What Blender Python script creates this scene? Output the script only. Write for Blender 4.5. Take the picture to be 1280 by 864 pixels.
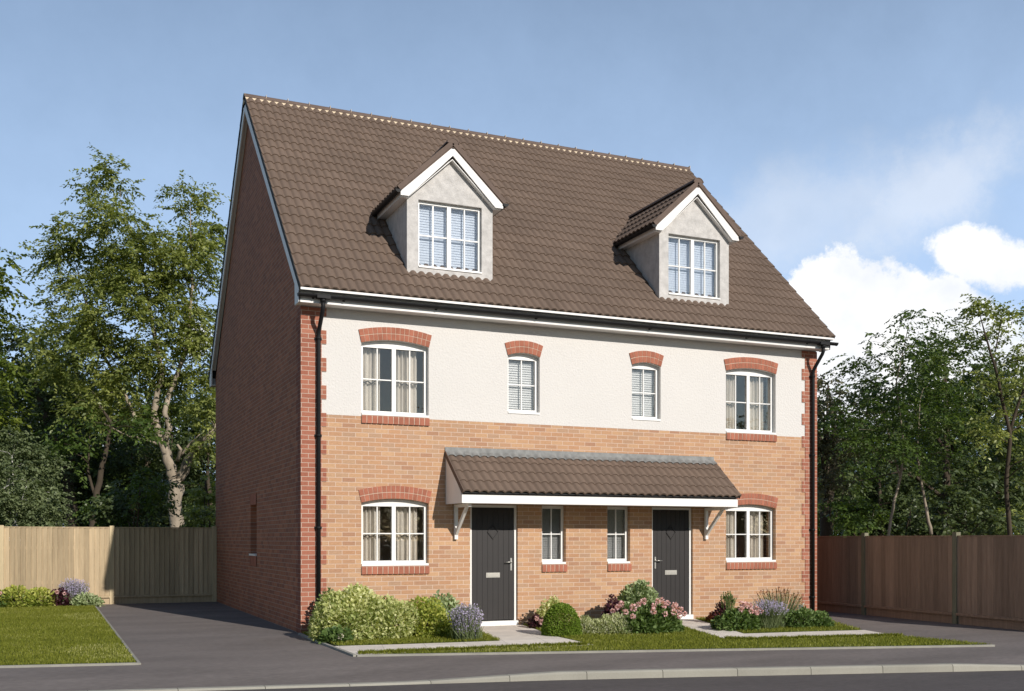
import bpy, bmesh, math, random
import numpy as np
from mathutils import Vector, Matrix
R_ = math.radians
scene = bpy.context.scene
for o in list(bpy.data.objects): bpy.data.objects.remove(o, do_unlink=True)
C = scene.collection

# ------------------------------------------------------------------ camera
YAW = R_(23.605); CAM = Vector((-3.712, -17.028, 1.533)); FPX = 1316.9; HOR = 674.07
cam = bpy.data.cameras.new('camera'); co = bpy.data.objects.new('camera', cam); C.objects.link(co)
co.location = CAM; co.rotation_euler = (R_(90), 0, -YAW)
cam.sensor_width = 36; cam.lens = FPX / 1280 * 36
cam.shift_y = (HOR - 432) / 1280; cam.clip_start = .1; cam.clip_end = 3000
scene.camera = co
FW = Vector((math.sin(YAW), math.cos(YAW), 0)); RT = Vector((math.cos(YAW), -math.sin(YAW), 0))
def at(px, py, depth):            # a point of the place, from where it is seen and how far off it stands
    return CAM + FW * depth + RT * ((px - 640) / FPX * depth) + Vector((0, 0, (HOR - py) / FPX * depth))

# ------------------------------------------------------------------ light
SUN = Vector((.25, -1, .51)).normalized()
sl = bpy.data.lights.new('sun', 'SUN'); sl.energy = 4.5; sl.angle = R_(.5); sl.color = (1, .94, .87)
so = bpy.data.objects.new('sun', sl); C.objects.link(so); so.location = (6, -20, 14)
so.rotation_euler = (-SUN).to_track_quat('-Z', 'Y').to_euler()
world = bpy.data.worlds.new('World'); scene.world = world; world.use_nodes = True
def build_world():
    nt = world.node_tree; N = nt.nodes; L = nt.links
    for n in list(N): N.remove(n)
    out = N.new('ShaderNodeOutputWorld'); bg = N.new('ShaderNodeBackground'); bg.inputs[1].default_value = .085
    sky = N.new('ShaderNodeTexSky'); sky.sky_type = 'NISHITA'; sky.sun_disc = False
    sky.sun_elevation = math.asin(SUN.z); sky.sun_rotation = math.atan2(SUN.x, SUN.y)
    sky.air_density = 1.0; sky.dust_density = .15; sky.ozone_density = 1.3; sky.altitude = 50
    tc = N.new('ShaderNodeTexCoord')
    nz = N.new('ShaderNodeTexNoise'); nz.inputs['Scale'].default_value = 9; nz.inputs['Detail'].default_value = 9; nz.inputs['Roughness'].default_value = .66
    L.new(tc.outputs['Generated'], nz.inputs['Vector'])
    def math_(op, a, b=None, clamp=False):
        m = N.new('ShaderNodeMath'); m.operation = op; m.use_clamp = clamp
        for i, v in enumerate((a, b)):
            if v is None: continue
            if isinstance(v, (int, float)): m.inputs[i].default_value = v
            else: L.new(v, m.inputs[i])
        return m.outputs[0]
    noise = math_('SUBTRACT', nz.outputs['Fac'], .5)
    def blob(px, py, rx, ry, tilt=0, soft=.25, nk=2.2, amt=1):
        d = (at(px, py, 1) - CAM).normalized()
        u = RT.copy(); v = d.cross(u).normalized(); u = v.cross(d).normalized()
        if v.z < 0: v = -v
        t = R_(tilt); u, v = u * math.cos(t) + v * math.sin(t), v * math.cos(t) - u * math.sin(t)
        k = (at(px, py, 1) - CAM).length
        def dot(w, r):
            n = N.new('ShaderNodeVectorMath'); n.operation = 'DOT_PRODUCT'; L.new(tc.outputs['Generated'], n.inputs[0]); n.inputs[1].default_value = w
            off = d.dot(w)
            return math_('DIVIDE', math_('SUBTRACT', n.outputs['Value'], off), r / FPX / k)
        a, b = dot(u, rx), dot(v, ry)
        f = N.new('ShaderNodeVectorMath'); f.operation = 'DOT_PRODUCT'; L.new(tc.outputs['Generated'], f.inputs[0]); f.inputs[1].default_value = d
        r = math_('SQRT', math_('ADD', math_('MULTIPLY', a, a), math_('MULTIPLY', b, b)))
        r = math_('ADD', r, math_('MULTIPLY', noise, nk))
        m = N.new('ShaderNodeMapRange'); m.interpolation_type = 'SMOOTHSTEP'; L.new(r, m.inputs[0])
        m.inputs[1].default_value = 1 + soft / 2; m.inputs[2].default_value = 1 - soft / 2
        m.inputs[3].default_value = 0; m.inputs[4].default_value = amt
        return math_('MULTIPLY', m.outputs[0], math_('GREATER_THAN', f.outputs['Value'], 0))
    ms = [blob(1105, 440, 125, 112, 0, .2, 1.9), blob(1042, 455, 88, 132, 0, .2, 1.9), blob(1190, 470, 90, 85, 0, .5, 2.0),
          blob(1232, 322, 84, 34, -18, .42, 3.2, .97), blob(243, 424, 22, 24, 0, .5, 1.5, .95), blob(1170, 240, 130, 50, 38, 1.5, 4.2, .36),
          blob(1010, 275, 170, 50, 12, 1.6, 4.2, .26), blob(120, 560, 120, 60, 0, .8, 2.0, .5)]
    mask = ms[0]
    for m in ms[1:]: mask = math_('MAXIMUM', mask, m)
    nz2 = N.new('ShaderNodeTexNoise'); nz2.inputs['Scale'].default_value = 16; nz2.inputs['Detail'].default_value = 6
    L.new(tc.outputs['Generated'], nz2.inputs['Vector'])
    cr = N.new('ShaderNodeValToRGB'); cr.color_ramp.elements[0].position = .25; cr.color_ramp.elements[0].color = (9.6, 10.2, 11.2, 1)
    cr.color_ramp.elements[1].position = .6; cr.color_ramp.elements[1].color = (13.5, 13.4, 13.4, 1)
    L.new(nz2.outputs['Fac'], cr.inputs[0])
    # thin high veil over the northern sky, thicker towards the horizon
    sx = N.new('ShaderNodeSeparateXYZ'); L.new(tc.outputs['Generated'], sx.inputs[0])
    el = N.new('ShaderNodeMapRange'); el.interpolation_type = 'SMOOTHSTEP'; L.new(sx.outputs['Z'], el.inputs[0]); el.inputs[1].default_value = .62; el.inputs[2].default_value = .08; el.inputs[3].default_value = .20; el.inputs[4].default_value = .78
    no = N.new('ShaderNodeMapRange'); no.interpolation_type = 'SMOOTHSTEP'; L.new(sx.outputs['Y'], no.inputs[0]); no.inputs[1].default_value = -.1; no.inputs[2].default_value = .5; no.inputs[3].default_value = 0
    ea = N.new('ShaderNodeMapRange'); L.new(sx.outputs['X'], ea.inputs[0]); ea.inputs[1].default_value = -.4; ea.inputs[2].default_value = .9; ea.inputs[3].default_value = .9; ea.inputs[4].default_value = 1.2
    vl = math_('MULTIPLY', math_('MULTIPLY', el.outputs[0], no.outputs[0]), math_('MULTIPLY', ea.outputs[0], math_('MULTIPLY_ADD' if False else 'ADD', math_('MULTIPLY', noise, .5), 1.0)), True)
    vm = N.new('ShaderNodeMixRGB'); L.new(vl, vm.inputs[0]); L.new(sky.outputs[0], vm.inputs[1]); vm.inputs[2].default_value = (6.6, 9.0, 12.9, 1)
    mix = N.new('ShaderNodeMixRGB'); L.new(mask, mix.inputs[0]); L.new(vm.outputs[0], mix.inputs[1]); L.new(cr.outputs[0], mix.inputs[2])
    L.new(mix.outputs[0], bg.inputs[0]); L.new(bg.outputs[0], out.inputs[0])
build_world()
vs = scene.view_settings; vs.view_transform = 'Standard'; vs.look = 'None'; vs.exposure = 0; vs.gamma = 1; vs.use_curve_mapping = False
scene.render.engine = 'CYCLES'
scene.cycles.max_bounces = 8; scene.cycles.transparent_max_bounces = 12

# ------------------------------------------------------------------ materials
def lerp3(c, k): return (min(c[0] * k, 1), min(c[1] * k, 1), min(c[2] * k, 1), 1)
def new_mat(name):
    m = bpy.data.materials.new(name); m.use_nodes = True; nt = m.node_tree
    return m, nt, nt.nodes, nt.links, nt.nodes['Principled BSDF']
def plain(name, col, rough=.6, var=.12, scale=3, fine=0, fscale=60, bump=0, bscale=60, metallic=0, stretch=(1, 1, 1), tone=0, spec=.4, island=0, col2=None):
    m, nt, N, L, P = new_mat(name)
    P.inputs['Roughness'].default_value = rough; P.inputs['Metallic'].default_value = metallic
    P.inputs['Specular IOR Level'].default_value = spec
    tc = N.new('ShaderNodeTexCoord'); mp = N.new('ShaderNodeMapping'); mp.inputs['Scale'].default_value = stretch
    L.new(tc.outputs['Object'], mp.inputs[0])
    nz = N.new('ShaderNodeTexNoise'); nz.inputs['Scale'].default_value = scale; nz.inputs['Detail'].default_value = 5; L.new(mp.outputs[0], nz.inputs[0])
    cr = N.new('ShaderNodeValToRGB'); cr.color_ramp.elements[0].position = .3; cr.color_ramp.elements[1].position = .7
    cr.color_ramp.elements[0].color = lerp3(col, 1 - var); cr.color_ramp.elements[1].color = lerp3(col2 or col, 1 + var)
    L.new(nz.outputs['Fac'], cr.inputs[0]); last = cr.outputs[0]
    def mul(src, lo, hi):
        mr = N.new('ShaderNodeMapRange'); mr.inputs[3].default_value = lo; mr.inputs[4].default_value = hi; L.new(src, mr.inputs[0])
        mx = N.new('ShaderNodeMixRGB'); mx.blend_type = 'MULTIPLY'; mx.inputs[0].default_value = 1; L.new(last, mx.inputs[1]); L.new(mr.outputs[0], mx.inputs[2])
        return mx.outputs[0]
    if fine:
        n2 = N.new('ShaderNodeTexNoise'); n2.inputs['Scale'].default_value = fscale; n2.inputs['Detail'].default_value = 3; L.new(mp.outputs[0], n2.inputs[0])
        last = mul(n2.outputs['Fac'], 1 - fine, 1 + fine)
    if tone:
        at_ = N.new('ShaderNodeAttribute'); at_.attribute_name = 'tone'; last = mul(at_.outputs['Fac'], 1 - tone, 1 + tone)
    if island:
        g = N.new('ShaderNodeNewGeometry'); last = mul(g.outputs['Random Per Island'], 1 - island, 1 + island)
    L.new(last, P.inputs['Base Color'])
    if bump:
        b = N.new('ShaderNodeBump'); b.inputs['Strength'].default_value = bump; b.inputs['Distance'].default_value = .01
        n3 = N.new('ShaderNodeTexNoise'); n3.inputs['Scale'].default_value = bscale; n3.inputs['Detail'].default_value = 4; L.new(tc.outputs['Object'], n3.inputs[0])
        L.new(n3.outputs['Fac'], b.inputs['Height']); L.new(b.outputs[0], P.inputs['Normal'])
    return m
def brick(name, cols, mortar, axis='x', rough=.85, off=(0, 0)):
    m, nt, N, L, P = new_mat(name); P.inputs['Roughness'].default_value = rough; P.inputs['Specular IOR Level'].default_value = .2
    tc = N.new('ShaderNodeTexCoord'); sp = N.new('ShaderNodeSeparateXYZ'); L.new(tc.outputs['Object'], sp.inputs[0])
    cb = N.new('ShaderNodeCombineXYZ'); L.new(sp.outputs['X' if axis == 'x' else 'Y'], cb.inputs[0]); L.new(sp.outputs['Z'], cb.inputs[1])
    mp = N.new('ShaderNodeMapping'); mp.inputs['Location'].default_value = (off[0], off[1], 0); L.new(cb.outputs[0], mp.inputs[0])
    bt = N.new('ShaderNodeTexBrick'); L.new(mp.outputs[0], bt.inputs['Vector'])
    bt.inputs['Scale'].default_value = 1; bt.inputs['Brick Width'].default_value = .225; bt.inputs['Row Height'].default_value = .075
    bt.inputs['Mortar Size'].default_value = .0052; bt.inputs['Mortar Smooth'].default_value = .15; bt.inputs['Bias'].default_value = 0
    bt.inputs['Color1'].default_value = (0, 0, 0, 1); bt.inputs['Color2'].default_value = (1, 1, 1, 1); bt.inputs['Mortar'].default_value = (.5, .5, .5, 1)
    cr = N.new('ShaderNodeValToRGB'); cr.color_ramp.interpolation = 'LINEAR'
    while len(cr.color_ramp.elements) < len(cols): cr.color_ramp.elements.new(.5)
    for i, c in enumerate(cols): e = cr.color_ramp.elements[i]; e.position = i / (len(cols) - 1); e.color = (*c, 1)
    L.new(bt.outputs['Color'], cr.inputs[0])
    nz = N.new('ShaderNodeTexNoise'); nz.inputs['Scale'].default_value = 45; nz.inputs['Detail'].default_value = 4
    mp2 = N.new('ShaderNodeMapping'); mp2.inputs['Scale'].default_value = (.5, 1.6, 1); L.new(mp.outputs[0], mp2.inputs[0]); L.new(mp2.outputs[0], nz.inputs[0])
    n2 = N.new('ShaderNodeTexNoise'); n2.inputs['Scale'].default_value = .9; n2.inputs['Detail'].default_value = 3; L.new(mp.outputs[0], n2.inputs[0])
    last = cr.outputs[0]
    for src, lo, hi in ((nz.outputs['Fac'], .74, 1.26), (n2.outputs['Fac'], .84, 1.16)):
        mr = N.new('ShaderNodeMapRange'); mr.inputs[3].default_value = lo; mr.inputs[4].default_value = hi; L.new(src, mr.inputs[0])
        mx = N.new('ShaderNodeMixRGB'); mx.blend_type = 'MULTIPLY'; mx.inputs[0].default_value = 1; L.new(last, mx.inputs[1]); L.new(mr.outputs[0], mx.inputs[2]); last = mx.outputs[0]
    mm = N.new('ShaderNodeMixRGB'); L.new(bt.outputs['Fac'], mm.inputs[0]); L.new(last, mm.inputs[1]); mm.inputs[2].default_value = (*mortar, 1)
    L.new(mm.outputs[0], P.inputs['Base Color'])
    inv = N.new('ShaderNodeMath'); inv.operation = 'SUBTRACT'; inv.inputs[0].default_value = 1; L.new(bt.outputs['Fac'], inv.inputs[1])
    ad = N.new('ShaderNodeMath'); ad.operation = 'MULTIPLY_ADD'; L.new(nz.outputs['Fac'], ad.inputs[0]); ad.inputs[1].default_value = .25; L.new(inv.outputs[0], ad.inputs[2])
    b = N.new('ShaderNodeBump'); b.inputs['Strength'].default_value = .5; b.inputs['Distance'].default_value = .006; L.new(ad.outputs[0], b.inputs['Height']); L.new(b.outputs[0], P.inputs['Normal'])
    return m
def glass_mat(name, tint=.9, k=1.0, add=.0, rough=0):
    m, nt, N, L, P = new_mat(name); N.remove(P)
    tr = N.new('ShaderNodeBsdfTransparent'); tr.inputs[0].default_value = (tint, tint, tint * .99, 1)
    gl = N.new('ShaderNodeBsdfGlossy'); gl.inputs['Roughness'].default_value = rough; gl.inputs[0].default_value = (1, 1, 1, 1)
    fr = N.new('ShaderNodeFresnel'); fr.inputs[0].default_value = 1.5
    ma = N.new('ShaderNodeMath'); ma.operation = 'MULTIPLY_ADD'; ma.use_clamp = True; L.new(fr.outputs[0], ma.inputs[0]); ma.inputs[1].default_value = k; ma.inputs[2].default_value = add
    mx = N.new('ShaderNodeMixShader'); L.new(ma.outputs[0], mx.inputs[0]); L.new(tr.outputs[0], mx.inputs[1]); L.new(gl.outputs[0], mx.inputs[2])
    L.new(mx.outputs[0], N['Material Output'].inputs[0]); return m
def leaf_mat(name, cols, transl=.35, rough=.5, spec=.3):
    m, nt, N, L, P = new_mat(name); P.inputs['Roughness'].default_value = rough; P.inputs['Specular IOR Level'].default_value = spec
    g = N.new('ShaderNodeNewGeometry'); cr = N.new('ShaderNodeValToRGB')
    while len(cr.color_ramp.elements) < len(cols): cr.color_ramp.elements.new(.5)
    for i, c in enumerate(cols): e = cr.color_ramp.elements[i]; e.position = i / max(1, len(cols) - 1); e.color = (*c, 1)
    at_ = N.new('ShaderNodeAttribute'); at_.attribute_name = 'tone'
    ma = N.new('ShaderNodeMath'); ma.operation = 'MULTIPLY_ADD'; L.new(g.outputs['Random Per Island'], ma.inputs[0]); ma.inputs[1].default_value = .6
    m2 = N.new('ShaderNodeMath'); m2.operation = 'MULTIPLY'; L.new(at_.outputs['Fac'], m2.inputs[0]); m2.inputs[1].default_value = .4; L.new(m2.outputs[0], ma.inputs[2])
    L.new(ma.outputs[0], cr.inputs[0]); L.new(cr.outputs[0], P.inputs['Base Color'])
    tl = N.new('ShaderNodeBsdfTranslucent'); hs = N.new('ShaderNodeMixRGB'); hs.blend_type = 'MULTIPLY'; hs.inputs[0].default_value = 1; hs.inputs[2].default_value = (1.2, 1.25, .5, 1)
    L.new(cr.outputs[0], hs.inputs[1]); L.new(hs.outputs[0], tl.inputs[0])
    mx = N.new('ShaderNodeMixShader'); mx.inputs[0].default_value = transl; L.new(P.outputs[0], mx.inputs[1]); L.new(tl.outputs[0], mx.inputs[2])
    L.new(mx.outputs[0], N['Material Output'].inputs[0]); return m

M = {}
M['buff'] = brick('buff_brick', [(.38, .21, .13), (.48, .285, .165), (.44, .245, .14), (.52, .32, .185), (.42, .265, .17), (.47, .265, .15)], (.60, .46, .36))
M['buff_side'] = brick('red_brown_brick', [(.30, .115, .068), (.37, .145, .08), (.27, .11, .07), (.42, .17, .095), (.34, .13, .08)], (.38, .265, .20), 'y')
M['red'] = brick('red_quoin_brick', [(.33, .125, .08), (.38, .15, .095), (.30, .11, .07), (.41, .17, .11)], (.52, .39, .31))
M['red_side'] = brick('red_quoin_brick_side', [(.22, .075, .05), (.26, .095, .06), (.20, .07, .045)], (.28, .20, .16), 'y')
M['red_unit'] = plain('red_arch_brick', (.36, .135, .085), .8, .12, 6, .15, 60, .25, 90, island=.13, spec=.2)
M['mortar'] = plain('pale_mortar', (.62, .49, .38), .9, .08, 20, .1, 120, .2, 150, spec=.1)
M['bedding'] = plain('cream_ridge_mortar', (.72, .60, .44), .9, .12, 9, .1, 60, .3, 80, spec=.1)
M['render'] = plain('cream_render', (.655, .63, .595), .92, .02, .8, .05, 38, .9, 30, spec=.1)
M['dormer_render'] = plain('grey_weathered_render', (.53, .51, .485), .9, .15, 7, .12, 30, .7, 36, spec=.1)
M['tile'] = plain('brown_roof_tile', (.158, .113, .085), .78, .08, 1.2, .16, 55, .25, 90, tone=.055, spec=.25)
M['ridge'] = plain('brown_ridge_tile', (.14, .10, .08), .75, .12, 6, .1, 60, .2, 80, spec=.25)
M['felt'] = plain('dark_underlay', (.04, .04, .04), .9)
M['white'] = plain('white_upvc', (.83, .82, .79), .35, .015, 2, .02, 30, spec=.5)
M['white_wood'] = plain('white_painted_board', (.80, .78, .75), .5, .03, 3, .03, 25, .08, 40, spec=.4)
M['black'] = plain('black_plastic', (.012, .012, .013), .6, .1, 6, spec=.25)
M['door'] = plain('anthracite_door', (.024, .021, .020), .5, .05, 4, .08, 60, spec=.4)
M['metal'] = plain('brushed_metal', (.55, .54, .50), .35, .05, 30, metallic=.8)
M['plate'] = plain('silver_letter_plate', (.50, .48, .43), .4, .05, 30, metallic=.5)
M['seal'] = plain('dark_rubber_seal', (.03, .03, .03), .6)
M['lead'] = plain('grey_lead_flashing', (.22, .22, .21), .75, .2, 10, .1, 60, .2, 60, spec=.4)
M['room'] = plain('taupe_room_wall', (.80, .72, .62), .9, .05)
M['curtain'] = plain('cream_curtain', (.72, .67, .60), .9, .05, 3, .06, 150, spec=.1)
M['tie'] = plain('grey_tieback', (.25, .23, .21), .8)
M['blind'] = plain('pale_blue_blind_slats', (.70, .79, .94), .6, .03, 3, spec=.4)
M['blind_grey'] = plain('grey_blind_slats', (.82, .84, .86), .5, .05, 3, spec=.4)
M['glass'] = glass_mat('window_glass', .9, 1.1, .02)
M['glass_pat'] = glass_mat('obscure_glass', .75, 1.1, .08, .12)
M['path_asphalt'] = plain('grey_asphalt', (.178, .154, .140), .88, .16, .9, .34, 16, .5, 130, stretch=(.6, 1.6, 1), spec=.25)
M['road_asphalt'] = plain('dark_asphalt', (.100, .087, .082), .86, .12, 1.0, .32, 18, .6, 110, stretch=(.6, 1.6, 1), spec=.25)
M['kerb'] = plain('concrete_kerb', (.33, .315, .265), .85, .08, 2, .12, 60, .35, 80, spec=.2, tone=.07)
M['edging'] = plain('pale_edging', (.30, .29, .25), .85, .14, 3, .1, 40, .2, 60)
M['soil'] = plain('dark_soil', (.045, .034, .024), .95, .3, 6, .2, 40, .5, 50, spec=.1)
M['grassbase'] = plain('short_turf', (.10, .12, .022), .95, .2, 1.5, .35, 60, .5, 120, spec=.1)
M['woodground'] = plain('woodland_floor', (.05, .055, .025), .95, .3, .5, .2, 20, spec=.1)
M['bark'] = plain('pale_bark', (.30, .25, .19), .9, .35, 5, .25, 30, .8, 25, stretch=(1, 1, .35), spec=.15)
M['bark_dark'] = plain('dark_bark', (.07, .055, .04), .95, .25, 5, .2, 30, .6, 25, stretch=(1, 1, .35), spec=.1)
M['bark_light'] = plain('silver_bark', (.45, .44, .40), .85, .35, 8, .2, 40, .4, 30, spec=.15)
def fence_mat(name, c):
    return plain(name, c, .85, .14, 4, .2, 22, .4, 60, stretch=(4, 4, .25), island=.2, spec=.15)
M['fence_pale'] = fence_mat('pale_timber', (.44, .34, .215)); M['fence_brown'] = fence_mat('brown_timber', (.33, .22, .155))
M['post_pale'] = fence_mat('pale_post_timber', (.50, .40, .25)); M['post_green'] = fence_mat('treated_post_timber', (.20, .19, .13))
def paving():
    m, nt, N, L, P = new_mat('buff_paving_slabs'); P.inputs['Roughness'].default_value = .8; P.inputs['Specular IOR Level'].default_value = .25
    tc = N.new('ShaderNodeTexCoord'); mp = N.new('ShaderNodeMapping'); mp.inputs['Rotation'].default_value = (0, 0, R_(14)); L.new(tc.outputs['Object'], mp.inputs[0])
    bt = N.new('ShaderNodeTexBrick'); L.new(mp.outputs[0], bt.inputs['Vector']); bt.offset = 0
    bt.inputs['Scale'].default_value = 1; bt.inputs['Brick Width'].default_value = .6; bt.inputs['Row Height'].default_value = .6; bt.inputs['Mortar Size'].default_value = .006
    bt.inputs['Color1'].default_value = (.66, .60, .52, 1); bt.inputs['Color2'].default_value = (.78, .71, .62, 1); bt.inputs['Mortar'].default_value = (.50, .46, .40, 1)
    nz = N.new('ShaderNodeTexNoise'); nz.inputs['Scale'].default_value = 5; nz.inputs['Detail'].default_value = 6; L.new(tc.outputs['Object'], nz.inputs[0])
    mr = N.new('ShaderNodeMapRange'); mr.inputs[3].default_value = .8; mr.inputs[4].default_value = 1.2; L.new(nz.outputs['Fac'], mr.inputs[0])
    mx = N.new('ShaderNodeMixRGB'); mx.blend_type = 'MULTIPLY'; mx.inputs[0].default_value = 1; L.new(bt.outputs['Color'], mx.inputs[1]); L.new(mr.outputs[0], mx.inputs[2]); L.new(mx.outputs[0], P.inputs['Base Color'])
    return m
M['slab'] = paving()

# ------------------------------------------------------------------ helpers
def tag(o, label=None, cat=None, group=None, kind=None):
    if label: o['label'] = label
    if cat: o['category'] = cat
    if group: o['group'] = group
    if kind: o['kind'] = kind
    return o
def empty(name, loc=(0, 0, 0), label=None, cat=None, group=None):
    o = bpy.data.objects.new(name, None); o.empty_display_size = .3; C.objects.link(o); o.location = loc
    return tag(o, label, cat, group)
class MB:
    def __init__(s): s.v = []; s.f = []; s.m = []; s.t = []; s.sm = []
    def add(s, vs, fs, mi=0, tone=.5, smooth=False):
        b = len(s.v); s.v += [tuple(v) for v in vs]
        for f in fs: s.f.append([b + i for i in f]); s.m.append(mi); s.t.append(tone); s.sm.append(smooth)
    def box(s, x0, x1, y0, y1, z0, z1, mi=0, tone=.5):
        s.add([(x0, y0, z0), (x1, y0, z0), (x1, y1, z0), (x0, y1, z0), (x0, y0, z1), (x1, y0, z1), (x1, y1, z1), (x0, y1, z1)],
              [(0, 3, 2, 1), (4, 5, 6, 7), (0, 1, 5, 4), (1, 2, 6, 5), (2, 3, 7, 6), (3, 0, 4, 7)], mi, tone)
    def hexa(s, p, mi=0, tone=.5):   # 8 points ordered like box
        s.add(p, [(0, 3, 2, 1), (4, 5, 6, 7), (0, 1, 5, 4), (1, 2, 6, 5), (2, 3, 7, 6), (3, 0, 4, 7)], mi, tone)
    def bar(s, a, b, w, h, up=(0, 0, 1), mi=0, tone=.5):
        a = Vector(a); b = Vector(b); d = (b - a).normalized(); u = Vector(up); sd = d.cross(u).normalized(); u = sd.cross(d).normalized()
        q = []
        for c in (0, 1):
            for p, sgn in ((a, -1), (b, -1), (b, 1), (a, 1)): q.append(p + sd * w / 2 * sgn + u * h / 2 * (1 if c else -1))
        s.hexa(q, mi, tone)
    def tube(s, pts, rad, n=8, mi=0, cap=True, tone=.5):
        pts = [Vector(p) for p in pts]; rings = []; b = len(s.v)
        ref = Vector((0, 0, 1)) if abs((pts[-1] - pts[0]).normalized().z) < .9 else Vector((1, 0, 0))
        for i, p in enumerate(pts):
            d = (pts[min(i + 1, len(pts) - 1)] - pts[max(i - 1, 0)]).normalized(); a = d.cross(ref).normalized(); c = d.cross(a).normalized()
            r = rad[i] if isinstance(rad, (list, tuple)) else rad
            for k in range(n):
                t = 2 * math.pi * k / n; s.v.append(tuple(p + (a * math.cos(t) + c * math.sin(t)) * r))
        for i in range(len(pts) - 1):
            for k in range(n):
                s.f.append([b + i * n + k, b + i * n + (k + 1) % n, b + (i + 1) * n + (k + 1) % n, b + (i + 1) * n + k]); s.m.append(mi); s.t.append(tone); s.sm.append(True)
        if cap:
            for base, rv in ((b, True), (b + (len(pts) - 1) * n, False)):
                f = [base + k for k in range(n)]
                s.f.append(f[::-1] if rv else f); s.m.append(mi); s.t.append(tone); s.sm.append(False)
    def build(s, name, mats, parent=None, label=None):
        me = bpy.data.meshes.new(name); me.from_pydata(s.v, [], s.f)
        if not isinstance(mats, (list, tuple)): mats = [mats]
        for m in mats: me.materials.append(m)
        me.polygons.foreach_set('material_index', s.m); me.polygons.foreach_set('use_smooth', s.sm)
        a = me.attributes.new('tone', 'FLOAT', 'FACE'); a.data.foreach_set('value', s.t); me.update()
        o = bpy.data.objects.new(name, me); C.objects.link(o); o.parent = parent
        if label: o['label'] = label
        return o
def fix_normals(o):
    bm = bmesh.new(); bm.from_mesh(o.data); bmesh.ops.remove_doubles(bm, verts=bm.verts, dist=1e-5); bmesh.ops.recalc_face_normals(bm, faces=bm.faces); bm.to_mesh(o.data); bm.free(); return o
def sheet(name, loops, mapf, depth, mats, parent=None):
    """polygon with holes (first loop outside), thickness `depth`; mapf(u,v,w) -> xyz, w in 0..depth"""
    cu = bpy.data.curves.new('tmp', 'CURVE'); cu.dimensions = '2D'; cu.fill_mode = 'BOTH'; cu.extrude = depth / 2
    for lp in loops:
        sp = cu.splines.new('POLY'); sp.points.add(len(lp) - 1)
        for i, p in enumerate(lp): sp.points[i].co = (p[0], p[1], 0, 1)
        sp.use_cyclic_u = True
    to = bpy.data.objects.new('tmp', cu); C.objects.link(to); dg = bpy.context.evaluated_depsgraph_get(); dg.update()
    me = bpy.data.meshes.new_from_object(to.evaluated_get(dg)); bpy.data.objects.remove(to); bpy.data.curves.remove(cu)
    me.name = name; me.materials.clear()
    if not isinstance(mats, (list, tuple)): mats = [mats]
    for m in mats: me.materials.append(m)
    for v in me.vertices: v.co = mapf(v.co.x, v.co.y, v.co.z + depth / 2)
    for p in me.polygons: p.material_index = 0; p.use_smooth = False
    o = bpy.data.objects.new(name, me); C.objects.link(o); o.parent = parent
    return fix_normals(o)
def arc(x0, x1, zs, sag, n=10):      # points of a shallow arch from x1 to x0
    xm = (x0 + x1) / 2; h = (x1 - x0) / 2
    if sag <= 0: return [(x1, zs), (x0, zs)]
    r = (h * h + sag * sag) / (2 * sag); a = math.asin(h / r)
    return [(xm + r * math.sin(a * (1 - 2 * i / n)), zs + sag - r + r * math.cos(a * (1 - 2 * i / n))) for i in range(n + 1)]
def opening(x0, x1, z0, zs, sag): return [(x0, z0), (x1, z0)] + arc(x0, x1, zs, sag)
XZ = lambda y0: (lambda u, v, w: (u, y0 + w, v))
YZ = lambda x0: (lambda u, v, w: (x0 + w, u, v))
XY = lambda z0: (lambda u, v, w: (u, v, z0 + w))

W = 10.43; D = 9.739; ZR = 3.575
EY = .405; ZE = 5.525; RY = D / 2; ZT = 10.57      # tile eaves edge, ridge line
TAN = (ZT - ZE) / (RY + EY); SL = math.atan(TAN)
def roofz(y): return ZE + (y + EY) * TAN

# ================================================================== SETTING
def structure(o): o['kind'] = 'structure'; return o
g = MB(); g.add([(-900, -900, -.14), (900, -900, -.14), (900, 900, -.14), (-900, 900, -.14)], [(0, 1, 2, 3)]); structure(g.build('ground', M['woodground']))
# kerb line: front foot of the kerb, with the level of its top
KF = [(-60, 5.5), (-30, .35), (-12, -3.45), (-6.5, -4.55), (-4.2, -5.0), (-2.26, -5.38), (-.68, -5.70), (.1, -5.84), (1.58, -6.13), (3.24, -6.54), (4.91, -6.99), (6.3, -7.36), (7.2, -7.60), (8.2, -7.87), (12, -8.9), (20, -11.1), (60, -22)]
def ktop(x):
    xs = [-100, .0, 1.65, 6.45, 8.3, 100]; zs = [-.066, -.066, 0, 0, -.066, -.066]
    return float(np.interp(x, xs, zs))
def kpt(x): return float(np.interp(x, [p[0] for p in KF], [p[1] for p in KF]))
ROADZ = -.09
rd = MB()
xs = [p[0] for p in KF]
for a, b in zip(xs[:-1], xs[1:]):
    ya, yb = kpt(a), kpt(b)
    rd.add([(a, ya - 60, ROADZ), (b, yb - 60, ROADZ), (b, yb + .02, ROADZ), (a, ya + .02, ROADZ)], [(0, 1, 2, 3)])
structure(rd.build('road', M['road_asphalt']))
kb = MB(); rng = random.Random(4)
x = -22.0
while x < 28:
    dx = .915 * .97; g_ = .006
    xa, xb = x, x + dx - g_; t = rng.random()
    sub = 3
    for i in range(sub):
        p, q = xa + (xb - xa) * i / sub, xa + (xb - xa) * (i + 1) / sub
        yp, yq, zp, zq = kpt(p), kpt(q), ktop(p), ktop(q)
        kb.add([(p, yp, -.3), (q, yq, -.3), (q, yq + .014, zq - .02), (p, yp + .014, zp - .02), (q, yq + .03, zq), (p, yp + .03, zp), (q, yq + .125, zq + .001), (p, yp + .125, zp + .001)],
               [(0, 1, 2, 3), (3, 2, 4, 5), (5, 4, 6, 7)], 0, t)
    x += dx
structure(kb.build('kerb', M['kerb']))
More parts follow.
